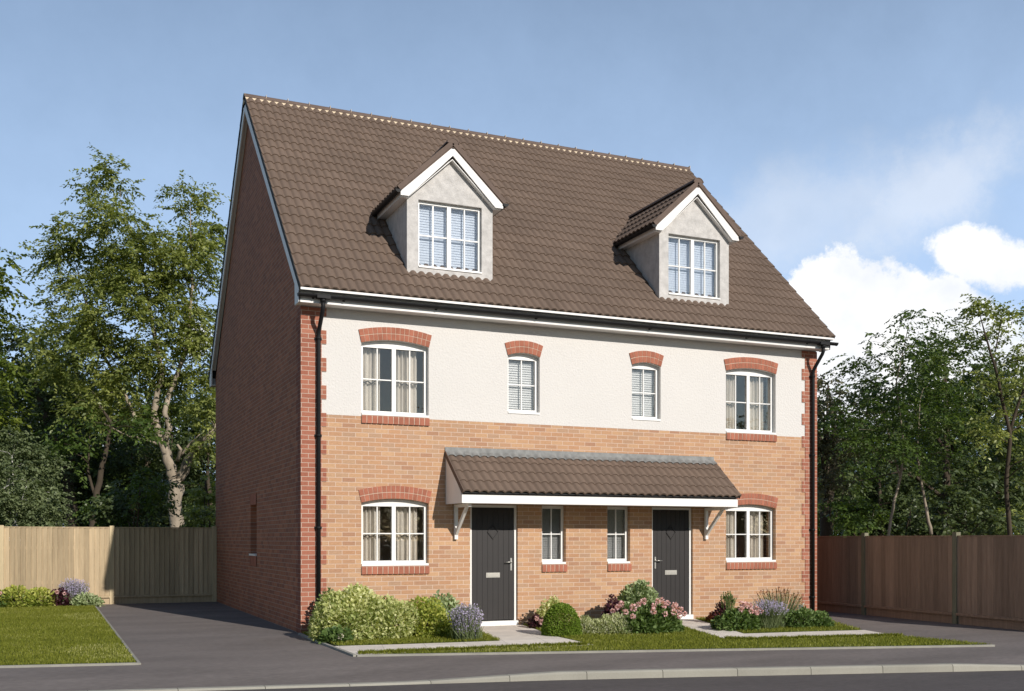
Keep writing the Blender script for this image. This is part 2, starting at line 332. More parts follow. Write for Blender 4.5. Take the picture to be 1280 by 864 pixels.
# asphalt footpath and drives: one sheet falling to the dropped kerbs
fp = MB(); fx = [-60, -40, -22, -12, -8, -5, -3, -1.5, -.5, 0, .4, .8, 1.2, 1.65, 3, 4.91, 6.45, 6.9, 7.4, 7.9, 8.3, 9, 10, 12, 14, 20, 28, 60]
rows = []
for x in fx:
    y = kpt(x); rows.append([(x, y + .12, ktop(x) - .002), (x, y + .5, ktop(x) * .7), (x, y + .95, ktop(x) * .3), (x, y + 1.5, 0), (x, 14 if x > -59 else y + 20, 0)])
for a, b in zip(rows[:-1], rows[1:]):
    for i in range(4): fp.add([a[i], b[i], b[i + 1], a[i + 1]], [(0, 1, 2, 3)], smooth=True)
structure(fix_normals(fp.build('pavement', M['path_asphalt'])))
# lawns, paths, beds
LAWN_FRONT = [(-.06, -3.60), (2.5, -4.30), (4.13, -4.74), (5.79, -5.20), (8.62, -5.97)]
mid_lawn = LAWN_FRONT + [(8.42, -4.42), (6.75, -4.14), (5.9, -4.02), (5.62, -3.72), (6.30, -1.5), (6.6, -.02), (3.93, -.02), (3.50, -2.3), (3.42, -3.69), (2.16, -3.62), (.54, -3.56), (.0, -3.52)]
left_lawn = [(-24, .95), (-4.3, -3.06), (-2.76, -3.40), (-2.84, 9.35), (-24, 9.35)]
bed_one = [(-.02, -.1), (2.93, -.02), (2.42, -2.58), (.88, -2.48), (.03, -2.36), (-.04, -1.0)]
bed_three = [(7.52, -.02), (10.2, -.02), (8.66, -3.30), (7.48, -3.14), (6.46, -3.05)]
path_one = [(2.95, -.01), (3.91, -.01), (3.48, -2.3), (3.40, -3.67), (2.16, -3.60), (.54, -3.54), (-.05, -3.58), (-.05, -2.38), (.88, -2.50), (2.40, -2.60)]
path_two = [(6.62, -.01), (7.50, -.01), (6.44, -3.07), (7.48, -3.16), (8.68, -3.32), (8.42, -4.40), (6.75, -4.12), (5.90, -4.0), (5.64, -3.70), (6.32, -1.5)]
structure(sheet('lawn', [mid_lawn], XY(-.05), .068, M['grassbase']))
structure(sheet('lawn', [left_lawn], XY(-.05), .068, M['grassbase']))
structure(sheet('flower_bed', [bed_one], XY(-.05), .066, M['grassbase']))
structure(sheet('flower_bed', [bed_three], XY(-.05), .066, M['grassbase']))
structure(sheet('path', [path_one], XY(-.05), .072, M['slab']))
structure(sheet('path', [path_two], XY(-.05), .072, M['slab']))
ed = MB()
def edge(pts, w=.042, z=.028):
    for a, b in zip(pts[:-1], pts[1:]): ed.bar((*a, z - .06), (*b, z - .06), w, .12)
edge([(p[0], p[1] - .03) for p in LAWN_FRONT]); edge([(-.09, -3.62), (-.09, -.95), (-.06, -.15)]); edge([(-24, .92), (-4.3, -3.09), (-2.73, -3.43)]); edge([(-2.73, -3.43), (-2.80, 8.8)], .035, .020)
structure(ed.build('edging', M['edging']))
tr = MB(); tr.add([(-60, 9.9, .01), (80, 9.9, .01), (80, 90, .01), (-60, 90, .01)], [(0, 1, 2, 3)]); structure(tr.build('terrain', M['woodground']))

# ================================================================== HOUSE
house = empty('brick_house', (0, 0, 0), 'pair of joined brick and cream rendered homes with a brown tiled roof and two dormers', 'house')
T = .30
# window table: (x0, x1, z0, zspring, sag, kind)
big_u = (1.0, 2.18, 3.60, 4.80, .075); big_g = (1.0, 2.18, 1.085, 2.14, .075); small_u = (3.65, 4.27, 3.75, 4.775, .06)
slit = (4.31, 4.79, 1.085, 2.14, 0); door_o = (2.94, 3.84, .0, 2.135, 0)
mir = lambda o: (W - o[1], W - o[0]) + tuple(o[2:])
ops = [big_u, big_g, small_u, slit, door_o]; ops += [mir(o) for o in ops]
lower = [o for o in ops if o[3] < 3]; upper = [o for o in ops if o[3] > 3]
sheet('brick_wall', [[(.001, -.02), (W, -.02), (W, ZR), (.001, ZR)]] + [opening(*o) for o in lower], XZ(0), T, M['buff'], house)
up_z = 5.40
sheet('render_wall', [[(.001, ZR + .002), (W, ZR + .002), (W, up_z), (.001, up_z)]] + [opening(*o) for o in upper], XZ(.004), T, M['render'], house)
# side walls
side_open = (4.06, 4.76, 1.20, 2.22, 0)
gab = [(T + .01, -.02), (D, -.02), (D, 5.5), (RY, ZT - .12), (T + .01, roofz(T) - .12)]
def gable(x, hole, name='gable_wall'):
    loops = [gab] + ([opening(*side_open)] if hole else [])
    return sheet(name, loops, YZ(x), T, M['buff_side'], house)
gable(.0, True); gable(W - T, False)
cw = MB(); cw.box(0, .008, -.0, T + .012, -.02, 5.46); cw.hexa([(0, 0, 5.46), (.008, 0, 5.46), (.008, T + .012, 5.46), (0, T + .012, 5.46), (0, 0, roofz(0) - .12), (.008, 0, roofz(0) - .12), (.008, T + .012, roofz(T) - .12), (0, T + .012, roofz(T) - .12)])
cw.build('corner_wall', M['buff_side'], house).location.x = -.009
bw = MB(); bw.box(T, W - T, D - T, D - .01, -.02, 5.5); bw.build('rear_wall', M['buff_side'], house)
iw = MB()
iw.box(T + .01, W - T - .01, 1.6, 1.7, .05, 5.3); iw.box(T + .01, W - T - .01, T + .02, D - T - .02, 2.5, 2.72); iw.box(T + .01, W - T - .01, T + .02, D - T - .02, 5.2, 5.3)
iw.box(T + .01, W - T - .01, T + .02, D - T - .02, .0, .05)
for x in (2.7, 3.3 + .1, 4.9, W / 2, W - 2.7, W - 4.9): iw.box(x - .04, x + .04, T + .03, 1.6, 2.72, 5.2) if x not in (3.4,) else None
for x in (2.6, W / 2, W - 2.6): iw.box(x - .04, x + .04, T + .03, 1.6, .05, 2.5)
iw.build('interior_wall', M['room'], house)
# damp course line and quoins
def quoin(left):
    q = MB(); s = .012
    n = int(5.31 / .225)
    for k in range(n + 1):
        z0, z1 = k * .225, min((k + 1) * .225, 5.31)
        if z0 >= 5.31: break
        wdt = .41 if k % 2 == 1 else .33
        if not left: wdt -= .05
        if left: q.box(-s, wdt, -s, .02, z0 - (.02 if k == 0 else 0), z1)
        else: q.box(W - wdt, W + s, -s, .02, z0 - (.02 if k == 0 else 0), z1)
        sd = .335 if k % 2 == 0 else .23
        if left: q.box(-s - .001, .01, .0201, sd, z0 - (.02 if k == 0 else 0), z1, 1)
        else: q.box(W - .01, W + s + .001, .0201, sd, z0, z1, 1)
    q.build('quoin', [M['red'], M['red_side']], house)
quoin(True); quoin(False)

def wedge_arch(x0, x1, zs, sag, n, parent):
    """two-ring soldier arch of separate wedge bricks on a mortar bed"""
    xm = (x0 + x1) / 2; h = (x1 - x0) / 2; r = (h * h + sag * sag) / (2 * sag); a = math.asin(h / r); zc = zs + sag - r
    # wider splay than the true radius
    def P(t, d): # t -1..1, d 0..1
        ang = a * t; splay = R_(13 if h > .4 else 16) * t
        p = Vector((xm + r * math.sin(ang), zc + r * math.cos(ang)))
        dr = Vector((math.sin(splay), math.cos(splay)))
        return p + dr * d * .215
    y0, y1, ym = -.014, .03, -.008
    mo = MB(); ns = 24
    for i in range(ns):
        t0, t1 = -1 + 2 * i / ns, -1 + 2 * (i + 1) / ns
        q = [P(t0, 0), P(t1, 0), P(t1, 1), P(t0, 1)]
        mo.hexa([(p.x, ym, p.y) for p in q] + [(p.x, y1, p.y) for p in q], 0)
    ar = mo
    for i in range(n):
        e = .0042 / (h / n * 2) * .9; t0 = -1 + 2 * (i + e if i else 0) / n; t1 = -1 + 2 * (i + 1 - (e if i < n - 1 else 0)) / n
        for d0, d1 in ((0, .475), (.525, 1)):
            q = [P(t0, d0), P(t1, d0), P(t1, d1), P(t0, d1)]
            ar.hexa([(p.x, y0, p.y) for p in q] + [(p.x, y1 - .001, p.y) for p in q], 1)
    o = ar.build('brick_arch', [M['mortar'], M['red_unit']], parent); fix_normals(o); return o
def brick_sill(x0, x1, zt, n, parent):
    s = MB(); zb = zt - .135
    s.box(x0 + .004, x1 - .004, -.026, .0, zb + .004, zt - .006, 0)
    for i in range(n):
        w = (x1 - x0) / n; a, b = x0 + i * w + .007, x0 + (i + 1) * w - .007
        s.hexa([(a, -.036, zb), (b, -.036, zb), (b, -.001, zb), (a, -.001, zb), (a, -.032, zt - .012), (b, -.032, zt - .012), (b, -.001, zt), (a, -.001, zt)], 1)
    s.build('brick_sill', [M['mortar'], M['red_unit']], parent)

curtain_list = []
YF = .095        # front face of the window frames
def window(o, kind, parent=house, yf=YF, mat_glass='glass', name='window'):
    x0, x1, z0, zs, sag = o; fb = .085; fr = .05; e = .002
    x0 += e; x1 -= e
    outer = [(x0, z0), (x1, z0)] + arc(x0, x1, zs - .002, sag)
    holes = []
    top = zs - .055 if sag else zs - .06
    if kind == 'double':
        xm = (x0 + x1) / 2; holes = [(x0 + fr, xm - .035), (xm + .035, x1 - fr)]
    else: holes = [(x0 + fr, x1 - fr)]
    loops = [outer] + [[(a, z0 + fb), (b, z0 + fb), (b, top), (a, top)] for a, b in holes]
    fo = sheet(name, loops, XZ(yf), .06, M['white'], parent)
    # casement lips and glazing bars joined into one frame mesh
    m = MB()
    for a, b in holes:
        c = (a + b) / 2; zm = (z0 + fb + top) / 2; bw_ = .009
        m.box(c - bw_, c + bw_, yf + .014, yf + .05, z0 + fb, top)
        m.box(a, c - bw_ - .0005, yf + .0145, yf + .05, zm - bw_, zm + bw_); m.box(c + bw_ + .0005, b, yf + .0145, yf + .05, zm - bw_, zm + bw_)
    # sill nose
    m.box(x0 + .003, x1 - .003, -.012, yf - .001, z0 + .001, z0 + .038)
    bars = m.build('glazing_bars', M['white'], fo)
    gp = MB()
    for a, b in holes: gp.box(a - .003, b + .003, yf + .026, yf + .034, z0 + fb - .003, top + .003)
    gp.build('pane', M[mat_glass], fo)
    sl_ = MB()
    for a, b in holes:
        t = .006
        for q in ((a, a + t, z0 + fb, top), (b - t, b, z0 + fb, top), (a + t, b - t, z0 + fb, z0 + fb + t), (a + t, b - t, top - t, top)):
            sl_.box(q[0], q[1], yf + .018, yf + .026, q[2], q[3])
    sl_.build('seal', M['seal'], fo)
    return fo
for o in (big_u, big_g, mir(big_u), mir(big_g)):
    window(o, 'double'); wedge_arch(o[0] - .002, o[1] + .002, o[3], o[4], 16, house); brick_sill(o[0] - .005, o[1] + .01, o[2] - .002, 13, house)
for o in (small_u, mir(small_u)):
    window(o, 'single'); wedge_arch(o[0] - .002, o[1] + .002, o[3], o[4], 8, house)
for o in (slit, mir(slit)):
    window(o, 'single', mat_glass='glass_pat'); brick_sill(o[0] - .005, o[1] + .02, o[2] - .002, 6, house)
# narrow gable window
def gable_window():
    y0, y1, z0, z1, _ = side_open
    f = sheet('window', [[(y0 + .002, z0), (y1 - .002, z0), (y1 - .002, z1 - .002), (y0 + .002, z1 - .002)], [(y0 + .06, z0 + .08), (y1 - .06, z0 + .08), (y1 - .06, z1 - .06), (y0 + .06, z1 - .06)]], YZ(.17), .06, M['white'], house)
    b = MB(); b.box(.20, .208, y0 + .058, y1 - .058, z0 + .078, z1 - .058); b.build('pane', M['glass'], f)
    s = MB(); s.box(-.035, .169, y0 + .003, y1 - .003, z0 + .001, z0 + .04); s.build('sill', M['white'], f)
    n = 10
    for zz0, zz1 in ((z1 + .002, z1 + .215), (z0 - .20, z0 - .002)):
        h = MB()
        for i in range(n):
            w = (y1 - y0 + .02) / n; a = y0 - .01 + i * w; h.box(-.014, .02, a + .004, a + w - .004, zz0, zz1, 1)
        h.box(-.008, .021, y0 - .006, y1 + .006, zz0 + .004, zz1 - .004, 0)
        h.build('brick_lintel' if zz0 > z0 else 'brick_sill', [M['mortar'], M['red_unit']], house)
gable_window()
# ---------------------------------------------------------------- doors
def door(o, handle_right):
    x0, x1, z0, z1, _ = o; yf = .05
    fr = MB(); t = .045
    fr.box(x0 + .002, x0 + t, yf, yf + .08, .10, z1 - .002); fr.box(x1 - t, x1 - .002, yf, yf + .08, .10, z1 - .002); fr.box(x0 + t, x1 - t, yf, yf + .08, z1 - t, z1 - .002)
    a, b, zb, zt = x0 + t + .004, x1 - t - .004, .115, z1 - t - .004
    lf = MB(); n = 6; wp = (b - a - .2) / n
    lf.box(a, b, yf + .020, yf + .06, zb, zt)
    lf.box(a, a + .10 - .006, yf + .012, yf + .0195, zb, zt); lf.box(b - .10 + .006, b, yf + .012, yf + .0195, zb, zt)
    for i in range(n):
        c = a + .10 + i * wp; lf.box(c + .003, c + wp - .003, yf + .014, yf + .0195, zb + .0, zt)
    d = lf.build('door', M['door'], house)
    fr.build('door_frame', M['white'], d)
    th = MB(); th.box(x0 + .002, x1 - .002, -.03, yf + .1, .0, .098); th.build('threshold', M['white'], d)
    xm = (a + b) / 2
    lp = MB(); lp.box(xm - .13, xm + .13, yf + .004, yf + .0135, .86, .945); lp.box(xm - .11, xm + .11, yf - .001, yf + .0035, .875, .93); lp.build('letter_plate', M['plate'], d)
    hx = b - .055 if handle_right else a + .055; s = -1 if handle_right else 1
    h = MB(); h.box(hx - .014, hx + .014, yf + .002, yf + .0118, .98, 1.2); h.tube([(hx, yf + .002, 1.13), (hx, yf - .045, 1.13)], .009); h.tube([(hx - s * .008, yf - .045, 1.13), (hx + s * .12, yf - .045, 1.128)], .009)
    h.build('handle', M['metal'], d)
    dm = MB(); zc = 1.66; r = .125
    pts = [(xm, zc - r), (xm + r * .82, zc), (xm, zc + r), (xm - r * .82, zc)]
    for i in range(4):
        p, q = pts[i], pts[(i + 1) % 4]; dm.bar((p[0], yf + .008, p[1]), (q[0], yf + .008, q[1]), .012, .02, (0, 1, 0))
    dm.build('diamond_moulding', M['door'], d)
    gl = sheet('diamond_pane', [[(xm, zc - r * .82), (xm + r * .67, zc), (xm, zc + r * .82), (xm - r * .67, zc)]], XZ(yf + .0105), .003, M['door'], d)
door(door_o, True); door(mir(door_o), False)

# ---------------------------------------------------------------- tiles
PER = .15
def wave(u):
    t = (u / PER) % 1.0
    return .038 * (.5 + .5 * math.cos(2 * math.pi * (t - .08 * math.sin(2 * math.pi * t)))) ** .8
def tiled(x0, x1, length, gauge, mapf, seed=1, nper=8, edge=.03, phase=0):
    """mapf(u, v, w): u across, v up the slope, w off the slope"""
    m = MB(); rg = random.Random(seed); n = int(round((x1 - x0) / PER * nper)); us = [x0 + (x1 - x0) * i / n for i in range(n + 1)]
    nc = int(math.ceil(length / gauge - .01)); th = .025
    V = []; F = []; TN = []
    for k in range(nc):
        v0 = k * gauge; v1 = min((k + 1) * gauge, length); top = min(v1 + .03, length)
        tones = {}
        b = len(V); jit = {}
        for i, u in enumerate(us):
            w = wave(u + phase); ti = int((u + phase) / .30)
            j = jit.setdefault(ti, rg.uniform(-.0025, .0025))
            V += [mapf(u, v0 + j, w - .004), mapf(u, v0 + j, w + th), mapf(u, v0 + .012 + j, w + th + .002), mapf(u, top, w + .001)]
        for i in range(n):
            t = tones.setdefault(int((us[i] + phase) / .30), rg.random())
            for r in range(3): F.append([b + i * 4 + r, b + (i + 1) * 4 + r, b + (i + 1) * 4 + r + 1, b + i * 4 + r + 1]); TN.append(t if r else 0.1)
    m.v = [tuple(p) for p in V]; m.f = F; m.m = [0] * len(F); m.t = TN; m.sm = [False] * len(F)
    for i in range(len(F)): m.sm[i] = (i % 3 != 0)
    return m
cs, sn = math.cos(SL), math.sin(SL)
RL = math.hypot(RY + EY, ZT - ZE)
fmap = lambda u, v, w: (u, -EY + v * cs - w * sn, ZE + v * sn + w * cs)
bmap = lambda u, v, w: (u, D + EY - v * cs + w * sn, ZE + v * sn + w * cs)
X0, X1 = -.115, W + .115
rm = tiled(X0, X1, RL - .03, RL / 22, fmap, 3)
roof = rm.build('roof', M['tile'], house)
rb = tiled(X0, X1, RL - .03, RL / 22, bmap, 9).build('roof', M['tile'], house); rb.data.flip_normals()
ul = MB()
for mp_ in (fmap, bmap):
    ul.add([mp_(X0 + .005, .01, -.012), mp_(X1 - .005, .01, -.012), mp_(X1 - .005, RL, -.012), mp_(X0 + .005, RL, -.012),
            mp_(X0 + .005, .01, -.06), mp_(X1 - .005, .01, -.06), mp_(X1 - .005, RL, -.06), mp_(X0 + .005, RL, -.06)],
           [(0, 1, 2, 3), (4, 7, 6, 5), (0, 4, 5, 1), (1, 5, 6, 2), (2, 6, 7, 3), (3, 7, 4, 0)])
ul.build('roof_underlay', M['felt'], house)
# verge: dark cloaked edge following the tile courses
vg = MB()
for xx in (X0 - .004, X1 - .008):
    for mp_ in (fmap, bmap):
        vg = MB()
        for k in range(22):
            v0, v1 = k * RL / 22, (k + 1) * RL / 22
            q = []
            for x_ in (xx, xx + .012):
                q += [mp_(x_, v0, -.035), mp_(x_, v1, -.035), mp_(x_, v1, .035), mp_(x_, v0, .055)]
            vg.add(q, [(0, 1, 2, 3), (7, 6, 5, 4), (0, 4, 5, 1), (1, 5, 6, 2), (2, 6, 7, 3), (3, 7, 4, 0)])
        vg.build('verge', M['felt'], house)
# ridge
rt = MB(); n = 24; L_ = (X1 - X0 + .02) / n
for k in range(n):
    a, b = X0 - .01 + k * L_ + .004, X0 - .01 + (k + 1) * L_ - .004; rad = .125
    prof = [(rad * math.sin(R_(t)), rad * .95 * math.cos(R_(t))) for t in range(-82, 83, 14)]
    vv = []
    for x_ in (a, b):
        for y_, z_ in prof: vv.append((x_, RY + y_, ZT - .060 + z_))
        for y_, z_ in prof: vv.append((x_, RY + y_ * .88, ZT - .060 + z_ * .88))
    m_ = len(prof); fs = []
    for i in range(m_ - 1):
        fs += [(i, i + 1, 2 * m_ + i + 1, 2 * m_ + i), (i, m_ + i, m_ + i + 1, i + 1), (2 * m_ + i, 2 * m_ + i + 1, 3 * m_ + i + 1, 3 * m_ + i)]
    for i in (0, m_ - 1): fs.append((i, 2 * m_ + i, 3 * m_ + i, m_ + i))
    rt.add(vv, fs, 0, smooth=False)
    rt.box(b + .0005, b + .0075, RY - .1, RY + .1, ZT - .05, ZT + .068, 1)
for xe in (X0 - .004, X1 - .012): rt.box(xe, xe + .014, RY - .10, RY + .10, ZT - .14, ZT + .02, 1)
rd_ = fix_normals(rt.build('ridge_tiles', [M['ridge'], M['bedding']], house))
bd = MB(); bd.box(X0 + .01, X1 - .01, RY - .114, RY + .114, ZT - .2, ZT - .035)
bd.build('ridge_mortar', M['bedding'], house)
# eaves: fascia, soffit
for s, y0, y1, yo in ((1, -.30, -.275, 0), (-1, D + .275, D + .30, D)):
    f = MB(); f.box(-.10, W + .10, y0, y1, 5.315, 5.53)
    if s == 1: f.box(-.10, W + .10, -.414, -.3005, 5.492, 5.528)
    f.build('fascia', M['white_wood'], house)
    f = MB(); f.box(-.10, W + .10, min(y1, yo) + .001, max(y0, yo) - (.001 if s == 1 else .001), 5.325, 5.345) if s == 1 else f.box(-.1, W + .1, D + .001, D + .274, 5.325, 5.345)
    f.build('soffit', M['white_wood'], house)
# bargeboards on both gables with a boxed end
for xo, xs_ in ((-.105, -1), (W + .08, 1)):
    b = MB()
    hgt = .19
    for sgn in (1, -1):
        yy = lambda y: y if sgn == 1 else D - y
        ya, za = -.30, roofz(-.30) - .035; yb, zb = RY, roofz(RY) - .035
        dv = hgt / math.cos(SL)
        p = [(yy(ya), za - dv * .9), (yy(ya), za), (yy(yb), zb), (yy(yb), zb - dv)]
        q = [(xo, *t) for t in p] + [(xo + .025, *t) for t in p]
        b.add(q, [(0, 1, 2, 3), (7, 6, 5, 4), (0, 4, 5, 1), (1, 5, 6, 2), (2, 6, 7, 3), (3, 7, 4, 0)])
        # boxed eaves end
        p = [(yy(-.30), 5.315), (yy(.0), 5.315), (yy(.02), roofz(.02) - .05 - dv * .6), (yy(-.30), za - .01)]
        q = [(xo - .003, *t) for t in p] + [(xo + .022, *t) for t in p]
        b.add(q, [(0, 1, 2, 3), (7, 6, 5, 4), (0, 4, 5, 1), (1, 5, 6, 2), (2, 6, 7, 3), (3, 7, 4, 0)])
    fix_normals(b.build('bargeboard', M['white_wood'], house))
    # gable soffit between board and wall
    b = MB(); xa, xb = (xo + .02, -.001) if xs_ < 0 else (W + .001, xo + .005)
    for sgn in (1, -1):
        yy = lambda y: y if sgn == 1 else D - y
        o_ = .14
        p = [(yy(0), roofz(0) - .1 - o_ + .02), (yy(0), roofz(0) - .085 - o_ + .04), (yy(RY), roofz(RY) - .085 - o_ + .04), (yy(RY), roofz(RY) - .1 - o_ + .02)]
        q = [(xa, *t) for t in p] + [(xb, *t) for t in p]
        b.add(q, [(0, 1, 2, 3), (7, 6, 5, 4), (0, 4, 5, 1), (1, 5, 6, 2), (2, 6, 7, 3), (3, 7, 4, 0)])
    fix_normals(b.build('gable_soffit', M['white_wood'], house))
# gutters
def half_round(m, a, b, r, up=Vector((0, 0, 1)), n=8, ends=True):
    a = Vector(a); b = Vector(b); d = (b - a).normalized(); s_ = d.cross(up).normalized(); u = s_.cross(d).normalized()
    ang = [math.pi * i / n for i in range(n + 1)]; vv = []
    for p in (a, b):
        for r_ in (r, r * .86):
            for t in ang: vv.append(p + s_ * math.cos(t) * r_ - u * math.sin(t) * r_)
    k = n + 1; fs = []
    for i in range(n):
        fs += [(i, i + 1, 2 * k + i + 1, 2 * k + i), (k + i, 3 * k + i, 3 * k + i + 1, k + i + 1)]
        if ends: fs += [(i, k + i, k + i + 1, i + 1), (2 * k + i, 2 * k + i + 1, 3 * k + i + 1, 3 * k + i)]
    for i in (0, n): fs.append((i, 2 * k + i, 3 * k + i, k + i))
    m.add(vv, fs)
    if ends:
        for p, e in ((a, -1), (b, 1)):
            vv = [p + d * e * .004 + s_ * math.cos(t) * r * 1.08 - u * math.sin(t) * r * 1.08 for t in ang]; vv2 = [v - d * e * .008 for v in vv]
            m.add(vv + vv2, [tuple(range(k)), tuple(range(2 * k - 1, k - 1, -1))] + [(i, i + 1, k + i + 1, k + i) for i in range(n)] + [(0, k, 2 * k - 1, n)])
gy, gz, gr = -.368, 5.442, .055
gm = MB(); half_round(gm, (-.13, gy, gz), (W + .2, gy, gz), gr); gut = fix_normals(gm.build('gutter', M['black'], house))
gx = [.12, .62, 2.2, 4.05, 6.35, 8.5, 9.95, 10.45]
for x_ in gx:
    b = MB(); half_round(b, (x_ - .012, gy, gz), (x_ + .012, gy, gz), gr + .007, ends=False); b.box(x_ - .018, x_ + .018, -.318, -.3005, 5.38, 5.47); fix_normals(b.build('gutter_bracket', M['black'], gut))
for x_ in (.27, 10.30):
    o = MB(); o.box(x_ - .11, x_ + .11, gy - .066, gy + .05, gz - .063, gz - .012); o.tube([(x_, gy, gz - .05), (x_, gy, gz - .12)], .046, 12); o.build('gutter_outlet', M['black'], gut)
    p = MB(); p.tube([(x_, gy, gz - .10), (x_, gy, gz - .19), (x_, gy + .03, gz - .24), (x_, -.12, gz - .47), (x_, -.07, gz - .53), (x_, -.062, gz - .62), (x_, -.062, .03)], .035, 12)
    dp = p.build('downpipe', M['black'], house)
    for z_ in (4.78, 3.2, 1.7, .35):
        c = MB(); c.tube([(x_, -.062, z_), (x_, -.062, z_ + .04)], .043, 12); c.box(x_ - .06, x_ + .06, -.03, -.0125, z_, z_ + .04); c.build('pipe_clip', M['black'], dp)

# ---------------------------------------------------------------- dormers
def bisect_roof(o, keep_above=True, off=0.0):
    bm = bmesh.new(); bm.from_mesh(o.data)
    pc = Vector((0, -EY, ZE + off)); pn = Vector((0, -math.sin(SL), math.cos(SL)))
    bmesh.ops.bisect_plane(bm, geom=bm.verts[:] + bm.edges[:] + bm.faces[:], plane_co=pc, plane_no=pn, clear_inner=keep_above, clear_outer=not keep_above)
    bm.to_mesh(o.data); bm.free(); return o
def dormer(xc, ribbed_label=None):
    yd = .15; h = .79; ze = 7.40; s = R_(43); wa = ze + h * math.tan(s)
    win = (xc - .585, xc + .585, 6.19, 7.355, 0)
    wl = sheet('dormer', [[(xc - h, 5.85), (xc + h, 5.85), (xc + h, ze), (xc, wa), (xc - h, ze)], opening(*win)], XZ(yd), .2, M['dormer_render'], house)
    for x_ in (xc - h, xc + h - .12): ck = MB(); ck.box(x_, x_ + .12, yd + .2005, 1.9, 5.95, ze - .002); ck.build('cheek', M['dormer_render'], wl)
    # window
    x0, x1, z0, z1, _ = win; yf = yd + .07; xm = xc
    x0 += .002; x1 -= .002; z1 -= .002
    holes = [(x0 + .035, xm - .035), (xm + .035, x1 - .035)]
    f = sheet('window_frame', [[(x0, z0 + .002), (x1, z0 + .002), (x1, z1), (x0, z1)]] + [[(a, z0 + .06), (b, z0 + .06), (b, z1 - .045), (a, z1 - .045)] for a, b in holes], XZ(yf), .06, M['white'], wl)
    gb = MB()
    for a, b in holes:
        c = (a + b) / 2; zm = (z0 + z1) / 2; q = .010
        gb.box(c - q, c + q, yf + .014, yf + .05, z0 + .06, z1 - .045); gb.box(a, c - q - .0005, yf + .0145, yf + .05, zm - q, zm + q); gb.box(c + q + .0005, b, yf + .0145, yf + .05, zm - q, zm + q)
    gb.box(x0 + .002, x1 - .002, yd - .02, yf - .001, z0 + .003, z0 + .03)
    gb.build('glazing_bars', M['white'], wl)
    gp = MB()
    for a, b in holes: gp.box(a - .003, b + .003, yf + .026, yf + .034, z0 + .057, z1 - .042)
    gp.build('pane', M['glass'], wl)
    # roof
    he = .97; zl = 7.455; cs2, sn2 = math.cos(s), math.sin(s); yfnt = .02; Ls = he / cs2
    for sg in (-1, 1):
        mp_ = (lambda sg: lambda u, v, w: (xc + sg * (he - v * cs2 + w * sn2), u, zl + v * sn2 + w * cs2))(sg)
        t = tiled(yfnt, 2.75, Ls - .02, Ls / 4, mp_, 5 + sg, 8)
        o = t.build('dormer_roof', M['tile'], wl)
        bisect_roof(o, True, .005)
        u = MB(); q = [mp_(yfnt + .004, .0, -.004), mp_(2.75, .0, -.004), mp_(2.75, Ls, -.004), mp_(yfnt + .004, Ls, -.004), mp_(yfnt + .004, .0, -.05), mp_(2.75, .0, -.05), mp_(2.75, Ls, -.05), mp_(yfnt + .004, Ls, -.05)]
        u.add(q, [(0, 1, 2, 3), (4, 7, 6, 5), (0, 4, 5, 1), (1, 5, 6, 2), (2, 6, 7, 3), (3, 7, 4, 0)]); fix_normals(u.build('underlay', M['ridge'], wl))
        # verge mortar edge at the front, dark
        v = MB(); q = [mp_(yfnt - .012, .0, -.03), mp_(yfnt + .003, .0, -.03), mp_(yfnt + .003, Ls, -.03), mp_(yfnt - .012, Ls, -.03), mp_(yfnt - .012, .0, .05), mp_(yfnt + .003, .0, .05), mp_(yfnt + .003, Ls, .05), mp_(yfnt - .012, Ls, .05)]
        v.add(q, [(0, 3, 2, 1), (4, 5, 6, 7), (0, 1, 5, 4), (1, 2, 6, 5), (2, 3, 7, 6), (3, 0, 4, 7)]); fix_normals(v.build('verge', M['ridge'], wl))
        # boxed soffit along the cheek, gutter
        sf = MB(); xa, xb = sorted((xc + sg * (h + .001), xc + sg * .925)); sf.box(xa, xb, yd - .09, 1.9, 7.335, 7.36); sf.box(*sorted((xc + sg * .905, xc + sg * .927)), yd - .09, 1.95, 7.361, 7.45); sf.build('soffit', M['white_wood'], wl)
        gt = MB(); half_round(gt, (xc + sg * .985, -.0, 7.435), (xc + sg * .985, 1.75, 7.435), .05); fix_normals(gt.build('gutter', M['black'], wl))
    # front bargeboard: one shaped piece with square kneelers
    o_h = .94; zb0, zt0 = 7.35, 7.46; tn = math.tan(s); apex = zt0 + o_h * tn - .02; wd = .125 / cs2
    lp = [(xc - o_h, zb0), (xc - h - .005, zb0), (xc, apex - wd - .0), (xc + h + .005, zb0), (xc + o_h, zb0), (xc + o_h, zt0), (xc + .06, apex - .055), (xc - .06, apex - .055), (xc - o_h, zt0)]
    sheet('bargeboard', [lp], XZ(.025), .03, M['white_wood'], wl)
    fs_ = MB()
    for sg in (-1, 1):    # soffit of the front overhang
        p = [(xc + sg * (h - .0), 7.345), (xc, 7.345 + (h) * tn), (xc, 7.36 + h * tn), (xc + sg * h, 7.36)]
        q = [(a, .0555, b) for a, b in p] + [(a, yd - .001, b) for a, b in p]
        fs_.add(q, [(0, 1, 2, 3), (7, 6, 5, 4), (0, 4, 5, 1), (1, 5, 6, 2), (2, 6, 7, 3), (3, 7, 4, 0)])
    fix_normals(fs_.build('overhang_soffit', M['white_wood'], wl))
    # ridge tiles
    rr = MB(); zr_ = zl + he * tn - .02; y_ = .0
